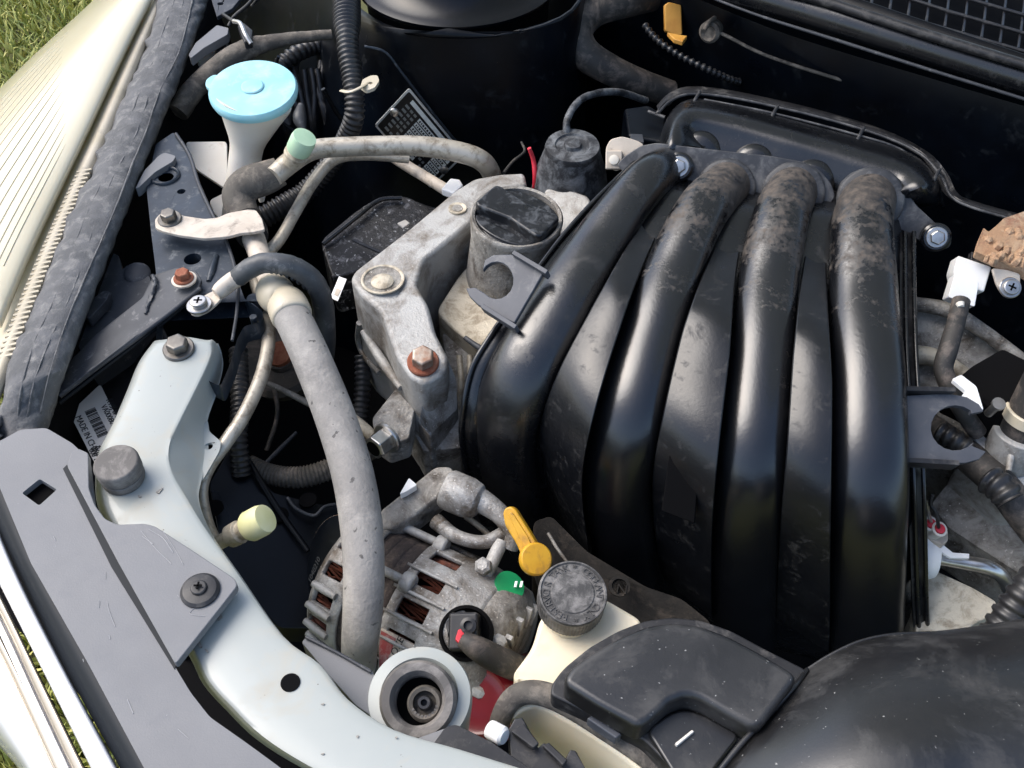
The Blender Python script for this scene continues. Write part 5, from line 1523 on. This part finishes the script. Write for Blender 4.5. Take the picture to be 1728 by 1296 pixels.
for i, chh in enumerate(s_):
    if chh == ' ':
        continue
    a = math.radians(60 - 360 * i / len(s_))
    rd = rt * math.cos(a) + ut * math.sin(a)
    tg = rt * math.sin(a) - ut * math.cos(a)
    textobj('raised_letter', chh, ct + cax * .0018 + rd * (39.5 * kc) - tg * .002, tg, rd, .0078, MT['cap_black'], ck, ext=.0009)

# dipstick
ds = thing('dipstick', 'bright yellow plastic oil dipstick handle', 'dipstick', P(890, 940, -.1))
nd = Vector((-.3, -.55, .8)).normalized()
odp = P(880, 905, -.075)
plate('handle', [(848, 866), (852, 857), (862, 854), (870, 860), (893, 897), (908, 922), (911, 938), (896, 952), (882, 946), (872, 920), (852, 888)], 0, .010, MT['yellow_plastic'], ds, nrm=nd, org=odp, bevel=.002, seg=3, fil=.004)
plate('handle_web', [(857, 866), (864, 864), (892, 908), (899, 930), (888, 936), (876, 908)], 0, .002, MT['yellow_plastic'], ds, nrm=nd, org=odp + nd * .0015, bevel=.0008, fil=.002)
dq = P(903, 944, -.085)
lathe('stopper', dq, Vector((.25, -.45, .9)), [(.012, -.012), (.013, -.004), (.0145, -.003), (.0148, .004), (.0135, .006), (.006, .0065)], MT['yellow_plastic'], ds, 36, bevel=.0006)
tube('tube', [(905, 955, -.1, 9), (915, 985, -.14, 9), (925, 1020, -.2, 9)], MT['hose_black'], ds, 12)
# engine block casting seen behind the cap
eb = thing('engine_block', 'dark grimy engine block casting behind the reservoir cap', 'engine block', P(1050, 980, -.25))
poly('casting', [(900, 880, -.14), (930, 870, -.13), (990, 930, -.13), (1040, 960, -.13), (1090, 990, -.13), (1150, 1010, -.14), (1200, 1050, -.15), (1200, 1100, -.17), (1090, 1060, -.16), (990, 1010, -.15), (900, 950, -.16)], .1, MT['block_dark'], eb, bevel=.004, fil=.006)
tube('seam', [(925, 900, -.125, 3), (940, 925, -.125, 3), (958, 950, -.125, 3)], MT['cast_dirty'], eb, 8)
lathe('cast_ring', P(1045, 990, -.128), Vector((0, -.2, 1)), [(.010, 0), (.010, .002), (.007, .002), (.007, 0)], MT['block_dark'], eb, 24)
txe = (P(1080, 1010, -.128) - P(1030, 1000, -.128)).normalized()
textobj('cast_mark', 'N', P(1038, 1000, -.1265), txe, Z.cross(txe), .014, MT['block_dark'], eb, ext=.001)

# overflow hose and cream tray
oh = thing('overflow_hose', 'dusty black hose arching over the cream tray', 'hose', P(900, 1180, -.06))
tube('hose', [(838, 1240, -.06, 17), (848, 1205, -.04, 18), (866, 1178, -.03, 19), (895, 1168, -.026, 20), (930, 1175, -.026, 21), (970, 1195, -.026, 21), (1020, 1228, -.028, 20), (1080, 1268, -.03, 20), (1140, 1315, -.03, 20)], MT['hose_dust'], oh, 22)
tr = thing('cream_tray', 'cream plastic tank side below the air duct', 'tank', P(960, 1260, -.1))
loft('tank_wall', [[(866, 1212, -.038), (885, 1196, -.034), (910, 1192, -.034), (945, 1208, -.034), (1000, 1240, -.034), (1060, 1282, -.034), (1130, 1340, -.034)],
                   [(866, 1232, -.06), (885, 1222, -.06), (905, 1222, -.06), (935, 1238, -.06), (985, 1268, -.06), (1040, 1308, -.06), (1100, 1360, -.06)],
                   [(868, 1290, -.12), (885, 1285, -.12), (905, 1285, -.12), (930, 1300, -.12), (970, 1325, -.12), (1015, 1355, -.12), (1070, 1400, -.12)]], MT['reservoir'], tr, .004)
cl_ = thing('tray_clip', 'black stepped plastic clip standing in front of the cream tank', 'clip', P(900, 1260, -.05))
poly('clip_plate', [(858, 1230, -.026), (868, 1212, -.022), (882, 1210, -.022), (892, 1228, -.024), (904, 1252, -.026), (908, 1262, -.028), (918, 1252, -.028), (940, 1268, -.028), (953, 1282, -.028), (962, 1264, -.024), (972, 1266, -.024), (990, 1300, -.03), (1010, 1340, -.03), (880, 1340, -.03), (862, 1290, -.03)], .05, MT['black_plastic'], cl_, bevel=.0012)
plate('clip_top', [(862, 1234), (884, 1220), (910, 1254), (900, 1262)], -.018, .005, MT['black_plastic'], cl_, bevel=.001)
plate('clip_top', [(915, 1258), (926, 1252), (958, 1282), (950, 1292)], -.020, .005, MT['black_plastic'], cl_, bevel=.001)
wn2 = thing('white_nub', 'small white plastic peg beside the black clip', 'peg', P(836, 1232, -.03))
lathe('peg', P(826, 1230, -.025), (P(848, 1242, -.022) - P(826, 1230, -.025)), [(.0065, 0), (.007, .002), (.007, .012), (.0055, .014)], MT['white_plastic'], wn2, 20)
plate('peg_base', [(822, 1246), (834, 1246), (836, 1258), (826, 1262)], -.03, .006, MT['dark_steel'], wn2, bevel=.001)

# ---- air intake duct
ad = thing('air_duct_inlet', 'black moulded air intake inlet with a stepped lid', 'air duct', P(1150, 1180, -.06))
plate('lid_base', [(929, 1172), (931, 1154), (950, 1128), (994, 1092), (1043, 1064), (1087, 1047), (1131, 1041), (1180, 1045), (1235, 1064), (1290, 1094), (1366, 1132), (1310, 1195), (1250, 1255), (1180, 1340), (1150, 1340), (1126, 1290), (1087, 1248)], -.004, .022, MT['black_plastic'], ad, bevel=.003, fil=.006, seg=3)
plate('raised_hood', [(949, 1150), (962, 1126), (1000, 1099), (1048, 1072), (1092, 1054), (1132, 1048), (1178, 1052), (1232, 1072), (1288, 1102), (1350, 1140), (1310, 1192), (1280, 1232), (1230, 1206), (1182, 1178), (1160, 1172), (1132, 1182), (1096, 1216), (1078, 1226), (1010, 1190)], .022, .028, MT['duct_plastic'], ad, bevel=.014, seg=6, fil=.008)
plate('recess_plate', [(1092, 1232), (1130, 1203), (1155, 1196), (1185, 1204), (1250, 1240), (1215, 1285), (1180, 1330), (1140, 1310)], .0025, .006, MT['duct_plastic'], ad, bevel=.002, fil=.006)
plate('moulded_bar', [(1139, 1254), (1168, 1231), (1172, 1234), (1143, 1258)], .0055, .004, MT['paper'], ad, bevel=.0006)
plate('edge_clip', [(990, 1212), (1000, 1206), (1050, 1238), (1040, 1246)], -.006, .012, MT['hook_plastic'], ad, bevel=.0012)
ab = thing('air_duct', 'large smooth black air duct filling the lower right corner', 'air duct', P(1500, 1200, -.06))
rows = [
    [(1362, 1131, -.06), (1400, 1108, -.06), (1449, 1086, -.06), (1510, 1074, -.06), (1575, 1070, -.06), (1640, 1062, -.06), (1780, 1042, -.06)],
    [(1360, 1128, -.025), (1400, 1104, -.02), (1449, 1081, -.015), (1505, 1069, -.012), (1570, 1066, -.012), (1640, 1058, -.012), (1780, 1036, -.012)],
    [(1358, 1142, -.006), (1400, 1122, .004), (1450, 1102, .010), (1510, 1090, .014), (1572, 1086, .016), (1640, 1080, .016), (1780, 1062, .016)],
    [(1338, 1164, .004), (1390, 1150, .020), (1450, 1136, .030), (1512, 1126, .036), (1578, 1122, .038), (1650, 1116, .038), (1790, 1100, .038)],
    [(1296, 1208, .006), (1366, 1206, .030), (1440, 1200, .046), (1515, 1196, .054), (1590, 1192, .056), (1660, 1190, .056), (1800, 1180, .056)],
    [(1246, 1260, .006), (1338, 1268, .034), (1428, 1276, .052), (1515, 1280, .060), (1600, 1282, .060), (1680, 1285, .058), (1820, 1290, .058)],
    [(1190, 1330, .004), (1300, 1350, .030), (1410, 1370, .048), (1515, 1385, .052), (1610, 1390, .050), (1690, 1395, .050), (1830, 1400, .050)]]
loft('duct_shell', rows, MT['duct_plastic'], ab, .004, nu=4, nv=4)
tube('duct_seam', [(1362, 1130, -.010, 4), (1340, 1160, .006, 5), (1298, 1206, .010, 5), (1248, 1258, .010, 5), (1195, 1326, .008, 5)], MT['duct_plastic'], ab, 10)
tube('duct_seam', [(1362, 1130, -.018, 3), (1400, 1106, -.014, 3), (1449, 1083, -.010, 3), (1505, 1071, -.008, 3), (1570, 1068, -.008, 3)], MT['duct_plastic'], ab, 10)
